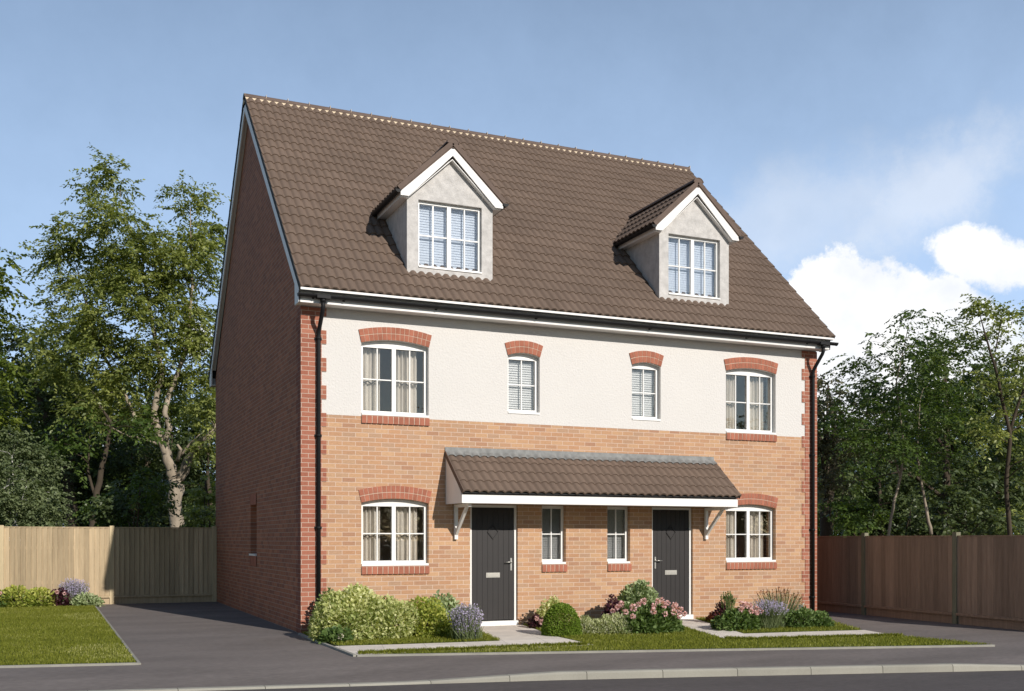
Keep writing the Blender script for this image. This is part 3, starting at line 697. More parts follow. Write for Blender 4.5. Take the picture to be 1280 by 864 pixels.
    while y_ < 2.65:
        y2 = min(y_ + .42, 2.65); pr = [(.115 * math.sin(R_(t)), .11 * math.cos(R_(t))) for t in range(-80, 81, 16)]; k = len(pr)
        vv = [(xc + a, yy_, zr_ + b) for yy_ in (y_, y2 - .006) for a, b in pr] + [(xc + a * .86, yy_, zr_ + b * .86) for yy_ in (y_, y2 - .006) for a, b in pr]
        fs = []
        for i in range(k - 1): fs += [(i, i + 1, k + i + 1, k + i), (i, 2 * k + i, 2 * k + i + 1, i + 1), (k + i, k + i + 1, 3 * k + i + 1, 3 * k + i)]
        rr.add(vv, fs); y_ = y2
    pc_ = [(.1 * math.sin(R_(t)), .1 * math.cos(R_(t))) for t in range(-80, 81, 16)]; k = len(pc_)
    rr.add([(xc + a, .006, zr_ + b) for a, b in pc_] + [(xc + a, .03, zr_ + b) for a, b in pc_], [tuple(range(k)), tuple(range(2 * k - 1, k - 1, -1))] + [(i, (i + 1) % k, k + (i + 1) % k, k + i) for i in range(k)])
    fix_normals(rr.build('ridge_tiles', M['ridge'], wl))
    return wl
DX = (2.63, 7.63)
for x_ in DX: dormer(x_)

# ---------------------------------------------------------------- porch canopy
def canopy():
    x0, x1, d = 2.50, 7.93, .80; s = math.atan2(.70, .86); L = math.hypot(.70, .86); yb, zb = -.86, 2.305
    cs3, sn3 = math.cos(s), math.sin(s)
    mp_ = lambda u, v, w: (u, yb + v * cs3 - w * sn3, zb + v * sn3 + w * cs3)
    root = tiled(x0 - .03, x1 + .03, L, L / 4, mp_, 21).build('porch_canopy', M['tile'], house)
    f = MB(); f.box(x0 - .02, x1 + .02, -d, -d + .03, 2.13, 2.268); f.build('fascia', M['white_wood'], root)
    f = MB(); f.box(x0, x1, -d + .031, -.015, 2.145, 2.165); f.build('soffit', M['white_wood'], root)
    for xx, nm in ((x0 - .02, 'l'), (x1 - .005, 'r')):
        lp = [(-d + .031, 2.13), (-.015, 2.13), (-.015, 2.98), (-d + .031, 2.13 + .165)]
        sheet('cheek', [lp], YZ(xx), .025, M['white_wood'], root)
        v = MB(); xv = xx - .014 if nm == 'l' else xx + .027
        q = []
        for a in (xv, xv + .012): q += [mp_(a, -.0, -.03), mp_(a, L, -.03), mp_(a, L, .05), mp_(a, .0, .055)]
        v.add(q, [(0, 1, 2, 3), (7, 6, 5, 4), (0, 4, 5, 1), (1, 5, 6, 2), (2, 6, 7, 3), (3, 7, 4, 0)]); fix_normals(v.build('verge', M['ridge'], root))
    u = MB(); q = [mp_(x0, .01, -.008), mp_(x1, .01, -.008), mp_(x1, L, -.008), mp_(x0, L, -.008), mp_(x0, .01, -.03), mp_(x1, .01, -.03), mp_(x1, L, -.03), mp_(x0, L, -.03)]
    u.add(q, [(0, 1, 2, 3), (4, 7, 6, 5), (0, 4, 5, 1), (1, 5, 6, 2), (2, 6, 7, 3), (3, 7, 4, 0)]); fix_normals(u.build('underlay', M['felt'], root))
    # lead flashing dressed over the top course
    fl = MB(); n = 340; vv = []
    for i in range(n + 1):
        x_ = x0 - .03 + (x1 - x0 + .06) * i / n; w = wave(x_)
        vv += [(x_, -.016, 3.115), (x_, -.022, 3.05), mp_(x_, L - .035, w + .018), mp_(x_, L - .13, w * .9 + .036)]
    for i in range(n):
        for r in range(3): fl.f.append([i * 4 + r, (i + 1) * 4 + r, (i + 1) * 4 + r + 1, i * 4 + r + 1]); fl.m.append(0); fl.t.append(.5); fl.sm.append(True)
    fl.v = vv; fl.build('flashing', M['lead'], root)
    for xx in (2.66, 7.77):
        b = MB(); b.box(xx - .03, xx + .03, -.065, -.0145, 1.53, 2.128); b.box(xx - .029, xx + .029, -.70, -.066, 2.075, 2.128)
        b.hexa([(xx - .022, -.066, 1.60), (xx + .022, -.066, 1.60), (xx + .022, -.066, 1.68), (xx - .022, -.066, 1.68), (xx - .022, -.60, 2.074), (xx + .022, -.60, 2.074), (xx + .022, -.52, 2.074), (xx - .022, -.52, 2.074)])
        fix_normals(b.build('bracket', M['white_wood'], root))
canopy()

# ---------------------------------------------------------------- curtains and blinds
def curtain(x0, x1, z0, z1, label, seed):
    rg = random.Random(seed); m = MB(); n = 60; nz_ = 14; V = []; ph = rg.random() * 6
    for j in range(nz_ + 1):
        z = z0 + (z1 - z0) * j / nz_; f = 1 - .0 * j
        for i in range(n + 1):
            t = i / n; x = x0 + (x1 - x0) * t
            V.append((x, .26 + .028 * math.sin(t * 2 * math.pi * (5.2) + ph + .25 * math.sin(z * 2)) + .010 * math.sin(t * 41 + z), z))
    F = [[j * (n + 1) + i, j * (n + 1) + i + 1, (j + 1) * (n + 1) + i + 1, (j + 1) * (n + 1) + i] for j in range(nz_) for i in range(n)]
    m.v = V; m.f = F; m.m = [0] * len(F); m.t = [.5] * len(F); m.sm = [True] * len(F)
    o = m.build('curtain', M['curtain']); tag(o, label, 'curtain', 'curtains in the arched windows')
    tb = MB(); zz = z0 + (z1 - z0) * .52; pts = [(x0 + (x1 - x0) * t, .215, zz - .05 * math.sin(t * math.pi) + .02 * math.sin(t * 19)) for t in [i / 12 for i in range(13)]]
    tb.tube(pts, .012, 6); tb.build('tieback', M['tie'], o)
k = 0
for o, nm in ((big_u, 'arched upper window at the left'), (big_g, 'arched ground floor window at the left'), (mir(big_u), 'arched upper window at the right'), (mir(big_g), 'arched ground floor window at the right')):
    right = o[0] > 5
    curtain(o[0] + .0, o[0] + .40, o[2] - .05, o[3] + .05, 'cream curtain on the left side of the ' + nm, k); k += 1
    curtain(o[0] + .66, o[0] + 1.06, o[2] - .05, o[3] + .05, 'cream curtain on the right side of the ' + nm, k); k += 1
def blind(x0, x1, z0, z1, y, mat, label, tilt=62, pitch=.042, gap=.0):
    m = MB(); z = z0
    while z < z1:
        h = pitch * .56; c, s = math.cos(R_(tilt)), math.sin(R_(tilt))
        m.add([(x0, y - h * c, z - h * s), (x1, y - h * c, z - h * s), (x1, y + h * c, z + h * s), (x0, y + h * c, z + h * s), (x0, y - h * c + .002, z - h * s), (x1, y - h * c + .002, z - h * s), (x1, y + h * c + .002, z + h * s), (x0, y + h * c + .002, z + h * s)],
              [(0, 1, 2, 3), (7, 6, 5, 4), (0, 4, 5, 1), (3, 2, 6, 7)]); z += pitch
    tag(m.build('window_blind', mat), label, 'blind', 'slatted blinds in the smaller windows')
for o, nm in ((small_u, 'left of the two small upper windows in the cream render'), (mir(small_u), 'right of the two small upper windows in the cream render'), (slit, 'narrow porch window nearer the left door'), (mir(slit), 'narrow porch window nearer the right door')):
    blind(o[0] + .03, o[1] - .03, o[2] + .05, o[3] + .03, .20, M['blind_grey'], 'grey slatted blind in the ' + nm)
for x_, nm in zip(DX, ('left', 'right')): blind(x_ - .57, x_ + .57, 6.21, 7.34, .335, M['blind'], 'pale blue slatted blind in the %s roof dormer' % nm, 74, .045)

# ================================================================== FENCES
def fence(name, A, B, h, npost, label, mb_, mp_, post_ext=.03, face=1, flip_ends=False, seed=0, cap=None):
    A = Vector((*A, 0)); B = Vector((*B, 0)); d = (B - A); Ln = d.length; d.normalize(); nrm = Vector((-d.y, d.x, 0)) * face   # nrm: towards the viewer
    root = empty(name, A, label, 'fence'); rg = random.Random(seed)
    step = Ln / (npost - 1)
    def P(u, o, z): return d * u + nrm * o + Vector((0, 0, z))
    for i in range(npost):
        u = i * step; m = MB(); w = .05
        q = [P(u - w, -.05, 0), P(u + w, -.05, 0), P(u + w, .05, 0), P(u - w, .05, 0)]; t = [p + Vector((0, 0, h + post_ext)) for p in q]
        m.hexa(q + t); top = Vector((0, 0, h + post_ext)); fix_normals(m.build('post', mp_, root))
    for i in range(npost - 1):
        u0, u1 = i * step + .05, (i + 1) * step - .05; m = MB(); n = max(1, round((u1 - u0) / .115)); w = (u1 - u0) / n
        for k in range(n):
            a = u0 + k * w; b = a + w - .0035; dz = rg.uniform(-.003, .003); o_ = rg.uniform(0, .002)
            q = [P(a, .004, .20), P(b, .004, .20), P(b, .008 + o_, .20), P(a, .032 + o_, .20)]; t = [p + Vector((0, 0, h - .225 + dz)) for p in q]
            m.hexa(q + t)
        fix_normals(m.build('board_panel', mb_, root))
        m = MB(); q = [P(u0, -.015, .0), P(u1, -.015, .0), P(u1, .012, .0), P(u0, .012, .0)]; m.hexa(q + [p + Vector((0, 0, .155)) for p in q])
        q = [P(u0, -.015, .156), P(u1, -.015, .156), P(u1, .06, .156), P(u0, .06, .156)]; m.hexa(q + [p + Vector((0, 0, .042)) for p in q]); fix_normals(m.build('gravel_board', mb_, root))
        m = MB(); q = [P(u0, -.03, h - .022), P(u1, -.03, h - .022), P(u1, .035, h - .022), P(u0, .035, h - .022)]; m.hexa(q + [p + Vector((0, 0, .022)) for p in q]); fix_normals(m.build('capping', mb_, root))
        for z_ in (.5, 1.3):
            m = MB(); q = [P(u0, -.05, z_), P(u1, -.05, z_), P(u1, .003, z_), P(u0, .003, z_)]; m.hexa(q + [p + Vector((0, 0, .07)) for p in q]); fix_normals(m.build('rail', mb_, root))
fence('wooden_fence', (-.06, 9.55), (-16.5, 9.55), 1.82, 8, 'pale timber close-boarded fence behind the left lawn, half in the house shadow', M['fence_pale'], M['post_pale'], .03, 1, seed=3)
fence('wooden_fence', (11.62, 6.95), (11.22, -5.2), 1.60, 6, 'brown timber close-boarded fence along the right driveway, in shade', M['fence_brown'], M['post_green'], .06, -1, seed=5)

# ================================================================== FOLIAGE
def np_mesh(name, V, F4, mats, parent=None, tone=None, mi=None):
    me = bpy.data.meshes.new(name); nv = len(V); nf = len(F4)
    me.vertices.add(nv); me.vertices.foreach_set('co', V.astype(np.float32).ravel())
    me.loops.add(nf * 4); me.loops.foreach_set('vertex_index', F4.astype(np.int32).ravel())
    me.polygons.add(nf); me.polygons.foreach_set('loop_start', np.arange(0, nf * 4, 4, dtype=np.int32))
    if not isinstance(mats, (list, tuple)): mats = [mats]
    for m in mats: me.materials.append(m)
    if mi is not None: me.polygons.foreach_set('material_index', mi.astype(np.int32))
    if tone is not None: a = me.attributes.new('tone', 'FLOAT', 'FACE'); a.data.foreach_set('value', tone.astype(np.float32))
    me.update(calc_edges=True); me.validate()
    o = bpy.data.objects.new(name, me); C.objects.link(o); o.parent = parent; return o
def leaves(P, Dr, L, Wd, rg, droop=.25):
    """one folded kite per leaf: P base, Dr direction"""
    n = len(P); Dr = Dr / (np.linalg.norm(Dr, axis=1, keepdims=True) + 1e-9)
    up = rg.normal(size=(n, 3)) * .55 + np.array([0, -.15, 1.0]); S = np.cross(Dr, up); S /= (np.linalg.norm(S, axis=1, keepdims=True) + 1e-9)
    L = np.asarray(L).reshape(-1, 1) * np.ones((n, 1)); Wd = np.asarray(Wd).reshape(-1, 1) * np.ones((n, 1))
    a = P; b = P + Dr * L * .5 + S * Wd; c = P + Dr * L + np.array([0, 0, -1]) * L * droop; d = P + Dr * L * .5 - S * Wd
    V = np.stack([a, b, c, d], 1).reshape(-1, 3); F = np.arange(4 * n).reshape(n, 4); return V, F

LM = dict(
    ash=leaf_mat('ash_leaf', [(.10, .13, .04), (.19, .23, .065), (.30, .33, .095), (.44, .46, .14)], .4, .42, .5),
    dark=leaf_mat('dark_leaf', [(.05, .075, .03), (.085, .115, .04), (.14, .175, .06)], .3, .45, .45),
    green=leaf_mat('green_leaf', [(.055, .09, .022), (.09, .145, .03), (.15, .20, .045)], .4, .45, .45),
    bright=leaf_mat('bright_leaf', [(.08, .12, .015), (.14, .18, .025), (.22, .25, .04)], .35),
    grey=leaf_mat('grey_green_leaf', [(.10, .13, .06), (.16, .20, .09), (.25, .29, .15)], .35),
    brown=leaf_mat('olive_brown_leaf', [(.08, .08, .045), (.13, .125, .07), (.18, .17, .11)], .3))

def tree(name, label, base, blobs, limbs, mat, bark, cl_per=1.0, cr=.62, spr=13, lps=15, leaf=(.13, .036), seed=0, trunk_r=.2, group='trees beyond the fences', flat=.55, dens=1.0, extra=None):
    """blobs: (centre Vector, rx, rz) in metres; limbs: list of polylines with radii"""
    rg = np.random.default_rng(seed); base = Vector(base)
    root = empty(name, base, label, 'tree', group)
    bm_ = MB(); nodes = []
    for pts, rad in limbs:
        pts = [Vector(p) for p in pts]
        # smooth the polyline with some wobble
        fine = []; fr = []
        for i in range(len(pts) - 1):
            for s in range(4):
                t = s / 4; p = pts[i].lerp(pts[i + 1], t); a = .0 if (i == 0 and s == 0) else rad[i] * .28
                fine.append(p + Vector(rg.normal(size=3)) * a * .6); fr.append(rad[i] + (rad[i + 1] - rad[i]) * t)
        fine.append(pts[-1]); fr.append(rad[-1])
        bm_.tube([p - base for p in fine], fr, 9, tone=.5)
        nodes += list(zip(fine, fr))
    cl = []
    for c, rx, rz in blobs:
        n = max(2, int(cl_per * 3.4 * rx * rz / (cr * cr)))
        for _ in range(n):
            v = rg.normal(size=3); v /= np.linalg.norm(v); r = rg.uniform(.35, 1) ** .5
            cl.append(Vector((c.x + v[0] * rx * r, c.y + v[1] * rx * r * .9, c.z + v[2] * rz * r)))
    tr_top = Vector(limbs[0][0][0]); cl.sort(key=lambda p: (p - Vector(limbs[0][0][-1])).length)
    PT = []; DT = []; TT = []; LL = []
    for c in cl:
        c = Vector(c)
        best = min(nodes, key=lambda nd: (nd[0] - c).length + (2.5 * max(0, nd[0].z - c.z + .1)))
        a = best[0]; r0 = min(best[1] * .55, .006 + .012 * (c - a).length); dist = (c - a).length
        if dist > .15:
            m1 = a.lerp(c, .35) + Vector((0, 0, .10 * dist)) + Vector(rg.normal(size=3)) * .05 * dist; m2 = a.lerp(c, .7) + Vector((0, 0, .08 * dist)) + Vector(rg.normal(size=3)) * .05 * dist
            bm_.tube([a - base, m1 - base, m2 - base, c - base], [r0, r0 * .8, r0 * .55, .006], 5, cap=False)
            nodes += [(m1, r0 * .8), (m2, r0 * .55), (c, r0 * .3)]
        tone = rg.random(); ns = max(3, int(spr * rg.uniform(.6, 1.4)))
        out = (c - Vector((tr_top.x, tr_top.y, c.z))); out = out.normalized() if out.length > .1 else Vector((0, 0, 1))
        for _ in range(ns):
            v = rg.normal(size=3); v[2] *= flat; v += np.array(out) * .45; v /= np.linalg.norm(v)
            s0 = np.array(c) + rg.normal(size=3) * cr * np.array([.32, .32, .2]); ln = cr * rg.uniform(.7, 1.5)
            nl = max(4, int(lps * dens)); t = np.linspace(.08, 1, nl)[:, None]
            sag = np.array([0, 0, -1]) * (t ** 2) * ln * .28
            pp = s0 + v * t * ln + sag + rg.normal(size=(nl, 3)) * .018
            sd = np.cross(v, [0, 0, 1]); sd /= np.linalg.norm(sd) + 1e-9
            sg = np.where(np.arange(nl) % 2, 1, -1)[:, None]
            dd = v * .55 + sd * sg * .8 + rg.normal(size=(nl, 3)) * .28 + np.array([0, 0, -.12])
            PT.append(pp); DT.append(dd); TT.append(np.full(nl, np.clip(tone + rg.normal() * .12, 0, 1))); LL.append(np.full(nl, rg.uniform(.75, 1.2)))
    P = np.concatenate(PT); Dd = np.concatenate(DT); Tn = np.concatenate(TT); Ls = np.concatenate(LL)
    V, F = leaves(P - np.array(base), Dd, Ls * leaf[0], Ls * leaf[1], rg)
    np_mesh('crown', V, F, mat, root, Tn)
    bm_.build('trunk', bark, root)
    return root, len(P)
TOTAL = 0
def T_(name, label, depth, trunk_px, blobs_px, mat, bark, limbs=None, **kw):
    """blobs given as seen (px, py, half width, half height), each with its own distance offset"""
    global TOTAL
    k_ = depth / 28; kw['cr'] = kw.get('cr', .62) * k_; lf_ = kw.get('leaf', (.13, .036)); kw['leaf'] = (lf_[0] * k_, lf_[1] * k_); kw['trunk_r'] = kw.get('trunk_r', .2) * k_
    rg = random.Random(kw.get('seed', 0) * 7 + 1); s = depth / FPX
    base = at(trunk_px, 674, depth); base.z = 0.0
    bl = []
    for b in blobs_px:
        off = b[4] if len(b) > 4 else rg.uniform(-1.4, 1.4)
        bl.append((at(b[0], b[1], depth + off), b[2] * s, b[3] * s))
    if limbs is None:
        zc = max(b[0].z for b in bl); low = min(b[0].z for b in bl)
        tops = sorted(bl, key=lambda b: -b[0].z)[:1][0][0]; tr_ = kw.get('trunk_r', .18)
        mid = base.lerp(tops, .35) + Vector((rg.uniform(-.2, .2), 0, 0)); mid2 = base.lerp(tops, .7) + Vector((rg.uniform(-.3, .3), rg.uniform(-.3, .3), 0))
        limbs = [([base, mid, mid2, tops], [tr_, tr_ * .75, tr_ * .45, .02])]
        for b in bl[:5]:
            st = base.lerp(tops, .3 + .4 * rg.random()); e = b[0]; 
            if e.z > st.z: limbs.append(([st, st.lerp(e, .5) + Vector((0, 0, .15)), e], [tr_ * .4, tr_ * .25, .02]))
    else:
        limbs = [([at(p[0], p[1], depth + (p[2] if len(p) > 2 else 0)) for p in pts], [r_ * k_ * .58 for r_ in rad]) for pts, rad in limbs]
        limbs[0][0].insert(0, Vector((limbs[0][0][0].x, limbs[0][0][0].y, 0))); limbs[0][1].insert(0, limbs[0][1][0] * 1.15); base = limbs[0][0][0].copy()
    r, n = tree(name, label, base, bl, limbs, mat, bark, **kw); TOTAL += n; return r

# main ash tree left of the house
T_('ash_tree', 'tall airy tree with a pale forked trunk just left of the house', 40, 221,
   [(136, 232, 22, 26), (150, 285, 42, 36), (236, 250, 22, 30), (245, 300, 28, 36), (92, 292, 22, 22), (108, 335, 40, 34), (190, 325, 40, 34), (165, 385, 70, 38), (95, 400, 40, 34),
    (235, 370, 40, 40), (130, 445, 66, 36), (215, 440, 55, 42), (258, 430, 24, 50), (75, 455, 34, 26), (170, 495, 70, 26), (248, 500, 26, 26), (262, 560, 16, 22, -.8), (130, 510, 50, 20), (262, 300, 22, 24), (150, 340, 30, 24), (200, 300, 20, 20), (60, 430, 24, 22)],
   LM['ash'], M['bark'],
   limbs=[([(221, 665), (221, 625), (220, 598)], [.34, .32, .35]),
          ([(218, 600), (208, 568), (200, 548), (192, 515), (196, 490), (203, 470), (190, 400), (176, 330), (150, 250)], [.26, .23, .20, .15, .13, .11, .09, .06, .02]),
          ([(224, 600), (236, 575, -.3), (252, 553, -.6), (262, 545, -.8), (275, 520, -.8), (280, 440, -.5)], [.23, .21, .18, .14, .09, .03]),
          ([(206, 560), (212, 535, -.3), (205, 515, -.3), (213, 490, 0), (232, 440), (240, 360), (238, 260)], [.15, .13, .12, .11, .09, .06, .015]),
          ([(222, 575, -.2), (226, 562, -.6), (222, 556, -.7)], [.10, .07, .05]), ([(226, 570, -.4), (240, 552, -.7), (250, 543, -.9)], [.06, .045, .02]),
          ([(196, 555), (178, 548, -.5), (160, 545, -.8), (130, 530, -.5)], [.08, .06, .045, .02]), ([(193, 520), (180, 545, -.5), (150, 480), (120, 430), (95, 330)], [.10, .09, .08, .06, .02])],
   seed=11, cl_per=1.75, cr=.55, spr=15, lps=19, leaf=(.112, .029))
T_('bright_tree', 'bright green tree leaning in at the far left edge of the view', 29, -70, [(-14, 335, 24, 28), (-12, 375, 28, 22), (-45, 340, 40, 60), (-40, 420, 50, 40), (0, 468, 26, 22), (-40, 500, 50, 50)], LM['bright'], M['bark_dark'], seed=12, cl_per=1.1, leaf=(.13, .045))
T_('dark_tree', 'dark dense tree with thin dark trunk left behind the airy pale tree', 46, 88, [(30, 450, 52, 34), (80, 470, 50, 40), (20, 520, 60, 40), (100, 530, 60, 40), (60, 590, 70, 30), (150, 560, 50, 40), (0, 480, 30, 40)], LM['dark'], M['bark_dark'],
   limbs=[([(90, 665), (86, 610), (70, 560), (50, 500), (30, 440)], [.26, .24, .18, .12, .03]), ([(86, 612), (92, 560), (100, 500), (90, 440)], [.16, .14, .1, .03])], seed=13, cl_per=1.1, leaf=(.13, .04))
T_('layered_tree', 'mid green tree with flat layered boughs between the dark trunks on the left', 38, 116, [(120, 520, 52, 16), (85, 545, 36, 14), (150, 545, 44, 14), (110, 562, 40, 12), (175, 525, 26, 14)], LM['green'], M['bark_dark'],
   limbs=[([(115, 665), (120, 625), (128, 580), (140, 530), (120, 500)], [.17, .15, .12, .08, .02]), ([(120, 625), (110, 590), (112, 545)], [.07, .06, .02])], seed=14, cl_per=.9, flat=.25, leaf=(.12, .034))
T_('birch_sapling', 'young grey green tree with thin silver stem above the left fence', 27.5, 18, [(15, 570, 30, 26), (45, 585, 26, 26), (5, 610, 34, 30), (40, 630, 34, 28), (20, 645, 40, 20), (62, 640, 16, 22), (20, 548, 18, 12)], LM['grey'], M['bark_light'], seed=15, cl_per=2.0, cr=.38, leaf=(.085, .03), trunk_r=.028)
for i, (px, lab, bl, mt) in enumerate([
    (150, 'low leafy bush directly behind the left fence post', [(150, 640, 34, 26), (130, 625, 24, 20), (175, 615, 26, 26)], 'green'),
    (190, 'dense dark bush left of the pale forked trunk', [(178, 612, 22, 32), (160, 640, 30, 24), (184, 645, 18, 20)], 'dark'),
    (252, 'sunlit bush between the pale forked trunk and the house', [(257, 600, 12, 30), (256, 640, 18, 22), (250, 640, 8, 20)], 'ash')]):
    T_('bush', lab, 26 + i, px, bl, LM[mt], M['bark_dark'], seed=30 + i, cl_per=.9, cr=.45, leaf=(.11, .036), group='bushes behind the left fence', trunk_r=.04)
# right side
T_('layered_tree', 'twin stemmed tree with flat layered boughs right of the house', 33, 1112, [(1148, 408, 36, 16), (1110, 432, 40, 18), (1080, 458, 34, 16), (1150, 445, 50, 20), (1095, 490, 58, 20), (1165, 485, 50, 22), (1080, 525, 44, 18), (1140, 530, 56, 20), (1185, 525, 36, 22), (1100, 565, 52, 18), (1160, 570, 44, 18), (1196, 440, 26, 26)], LM['green'], M['bark'],
   limbs=[([(1111, 668), (1118, 625), (1126, 595), (1130, 560), (1120, 480), (1135, 410)], [.065, .06, .055, .045, .03, .015]), ([(1126, 600), (1118, 570), (1100, 500)], [.05, .04, .015]),
          ([(1164, 668), (1158, 635), (1152, 605), (1146, 565), (1150, 500)], [.08, .065, .05, .035, .02])], seed=21, cl_per=1.6, flat=.28, lps=19, leaf=(.10, .029), group='trees beyond the fences')
T_('ash_tree', 'tall thin-topped tree at the far right edge of the view', 30, 1262, [(1222, 386, 20, 10), (1250, 384, 12, 7), (1270, 402, 16, 14), (1285, 440, 34, 34), (1236, 430, 30, 24), (1262, 470, 34, 30), (1230, 500, 34, 24), (1290, 510, 40, 40), (1240, 555, 36, 22), (1282, 575, 34, 24)], LM['ash'], M['bark_dark'], seed=22, cl_per=.9, lps=18,
   limbs=[([(1262, 668), (1258, 600), (1262, 540), (1244, 460), (1232, 420), (1222, 384)], [.11, .10, .09, .06, .04, .01]), ([(1262, 540), (1285, 470), (1290, 420)], [.08, .06, .02]), ([(1244, 440), (1252, 400), (1250, 382)], [.03, .02, .008])], leaf=(.11, .034))
T_('olive_tree', 'dull olive brown tree half hidden behind the right corner of the house', 36, 1030, [(1030, 515, 36, 24), (1035, 480, 22, 16), (1025, 560, 40, 30), (1040, 600, 34, 30), (1000, 520, 30, 40)], LM['brown'], M['bark_dark'], seed=23, cl_per=1.1, leaf=(.12, .036))
T_('dark_tree', 'dark broad tree behind the layered tree right of the house', 41, 1182, [(1180, 440, 40, 30), (1130, 500, 60, 40), (1200, 510, 60, 40), (1080, 560, 60, 40), (1160, 590, 60, 36), (1240, 590, 60, 40), (1270, 530, 40, 40), (1050, 620, 50, 40)], LM['dark'], M['bark_dark'], seed=24, cl_per=1.1, leaf=(.13, .042), trunk_r=.14)
for i, (px, lab, bl, mt) in enumerate([
    (1085, 'sunlit low bush left of the slender twin stems', [(1068, 628, 26, 26), (1092, 640, 18, 20), (1045, 645, 24, 20)], 'green'),
    (1210, 'dark bush above the second right fence post', [(1205, 635, 40, 30), (1240, 645, 30, 22), (1180, 650, 24, 18)], 'dark'),
    (1272, 'bright low bush above the right end of the brown fence', [(1268, 640, 20, 20), (1285, 628, 16, 26)], 'ash'),
    (1135, 'dark bush between the slender twin stems', [(1138, 640, 22, 28), (1155, 655, 20, 18)], 'dark')]):
    T_('bush', lab, 31 + i * 1.2 + 3, px, bl, LM[mt], M['bark_dark'], seed=50 + i, cl_per=.9, cr=.45, leaf=(.12, .04), group='bushes behind the right fence', trunk_r=.04)
# deep wood behind: copies of one dense tree, each a tree of its own
wb = Vector((0, 0, 0))
proto = None
def wood_tree(seed, mat, name, label):
    rg = random.Random(seed); bl = []
    for k_ in range(11):
        a = rg.uniform(0, 6.28); r = rg.uniform(.3, 1.9); bl.append((Vector((60 + r * math.cos(a), 60 + r * math.sin(a), rg.uniform(1.2, 7.2))), rg.uniform(1.0, 1.6), rg.uniform(.8, 1.2)))
    b0 = Vector((60, 60, 0))
    return tree(name, label, b0, bl, [([b0, b0 + Vector((.1, 0, 2.5)), b0 + Vector((-.1, .1, 5)), b0 + Vector((0, 0, 7.8))], [.2, .17, .11, .03])], mat, M['bark_dark'], seed=seed, cl_per=1.3, cr=.75, spr=10, lps=16, leaf=(.15, .05), group='dense trees deep in the wood')[0]
pr1 = wood_tree(71, LM['dark'], 'woodland_tree', ''); pr2 = wood_tree(72, LM['green'], 'woodland_tree', '')
def copy_tree(o, loc, rz, s, sz, label):
    c = o.copy(); C.objects.link(c); c.location = loc; c.rotation_euler = (0, 0, rz); c.scale = (s, s, sz); c['label'] = label
    for ch in o.children: d_ = ch.copy(); C.objects.link(d_); d_.parent = c
    return c
rgw = random.Random(5)
WOOD = [(-40, 46, 1.15), (5, 42, 1.0), (50, 47, 1.1), (95, 43, 1.0), (140, 46, 1.05), (185, 42, .95), (230, 45, 1.0), (275, 41, 1.0), (320, 44, 1.0),
        (985, 46, .95), (1025, 44, .80), (1060, 48, .9), (1095, 45, .85), (1130, 49, 1.0), (1165, 46, .95), (1205, 48, 1.05), (1245, 45, 1.05), (1290, 48, 1.15), (1340, 46, 1.1),
        (-10, 38, .72), (45, 37, .62), (120, 38, .66), (165, 36, .6), (215, 37, .62), (262, 36, .64), (1040, 39, .58), (1100, 40, .62), (1150, 41, .6), (1195, 39, .6), (1250, 40, .66), (1300, 39, .72)]
for i, (px, dp, s) in enumerate(WOOD):
    p = at(px, 674, dp + 12); p.z = 0
    copy_tree((pr1, pr2)[(i * 3) % 5 == 0], p, rgw.uniform(0, 6.28), s * 1.33, s * rgw.uniform(1.2, 1.4), 'dense dark green tree deep in the wood behind the nearer trees')
# trees across the road, mirrored in the window panes
for i in range(22):
    x_ = -14 + (i // 2) * 5.2 + (i % 2) * 2.4; y_ = -41 - (i % 2) * 5 + rgw.uniform(-1, 1)
    c = copy_tree((pr2, pr1)[i % 2], (x_, y_, -.1), rgw.uniform(0, 6.28), 1.3, rgw.uniform(1.0, 1.2), 'leafy tree standing across the road behind the viewer'); c['group'] = 'trees across the road'
for p_ in (pr1, pr2):
    for ch in list(p_.children): bpy.data.objects.remove(ch)
    bpy.data.objects.remove(p_)

# ---------------------------------------------------------------- garden plants
SM = dict(
    varieg=leaf_mat('variegated_leaf', [(.16, .22, .06), (.40, .45, .16), (.68, .68, .34), (.86, .83, .54)], .35),
    pale=leaf_mat('pale_flower_leaf', [(.20, .26, .08), (.48, .50, .26), (.78, .76, .62)], .25),
    yellow=leaf_mat('yellow_green_leaf', [(.12, .18, .03), (.28, .34, .06), (.52, .53, .12), (.72, .68, .26)], .35),
    mid=leaf_mat('mid_green_leaf', [(.07, .12, .035), (.13, .20, .055), (.23, .31, .11)], .3),
    sage=leaf_mat('sage_leaf', [(.15, .21, .08), (.34, .41, .20), (.62, .66, .42)], .25),
    box=leaf_mat('box_leaf', [(.11, .18, .02), (.19, .28, .035), (.28, .37, .06)], .3),
    purple=leaf_mat('purple_leaf', [(.035, .012, .018), (.07, .02, .03), (.12, .04, .05)], .2),
    lav=leaf_mat('lavender_flower', [(.40, .34, .54), (.54, .47, .68), (.68, .61, .80)], .2),
    stem=leaf_mat('grey_green_stem', [(.09, .12, .05), (.15, .19, .08), (.22, .25, .12)], .2),
    pink=leaf_mat('pink_petal', [(.66, .33, .36), (.78, .50, .50), (.86, .70, .66)], .25),
    white=leaf_mat('cream_petal', [(.45, .42, .30), (.62, .58, .45), (.75, .70, .60)], .25),
    red=leaf_mat('red_brown_leaf', [(.13, .03, .015), (.22, .06, .03), (.16, .10, .03)], .2),
    silver=leaf_mat('silver_leaf', [(.22, .26, .20), (.38, .42, .35), (.55, .58, .50)], .2))
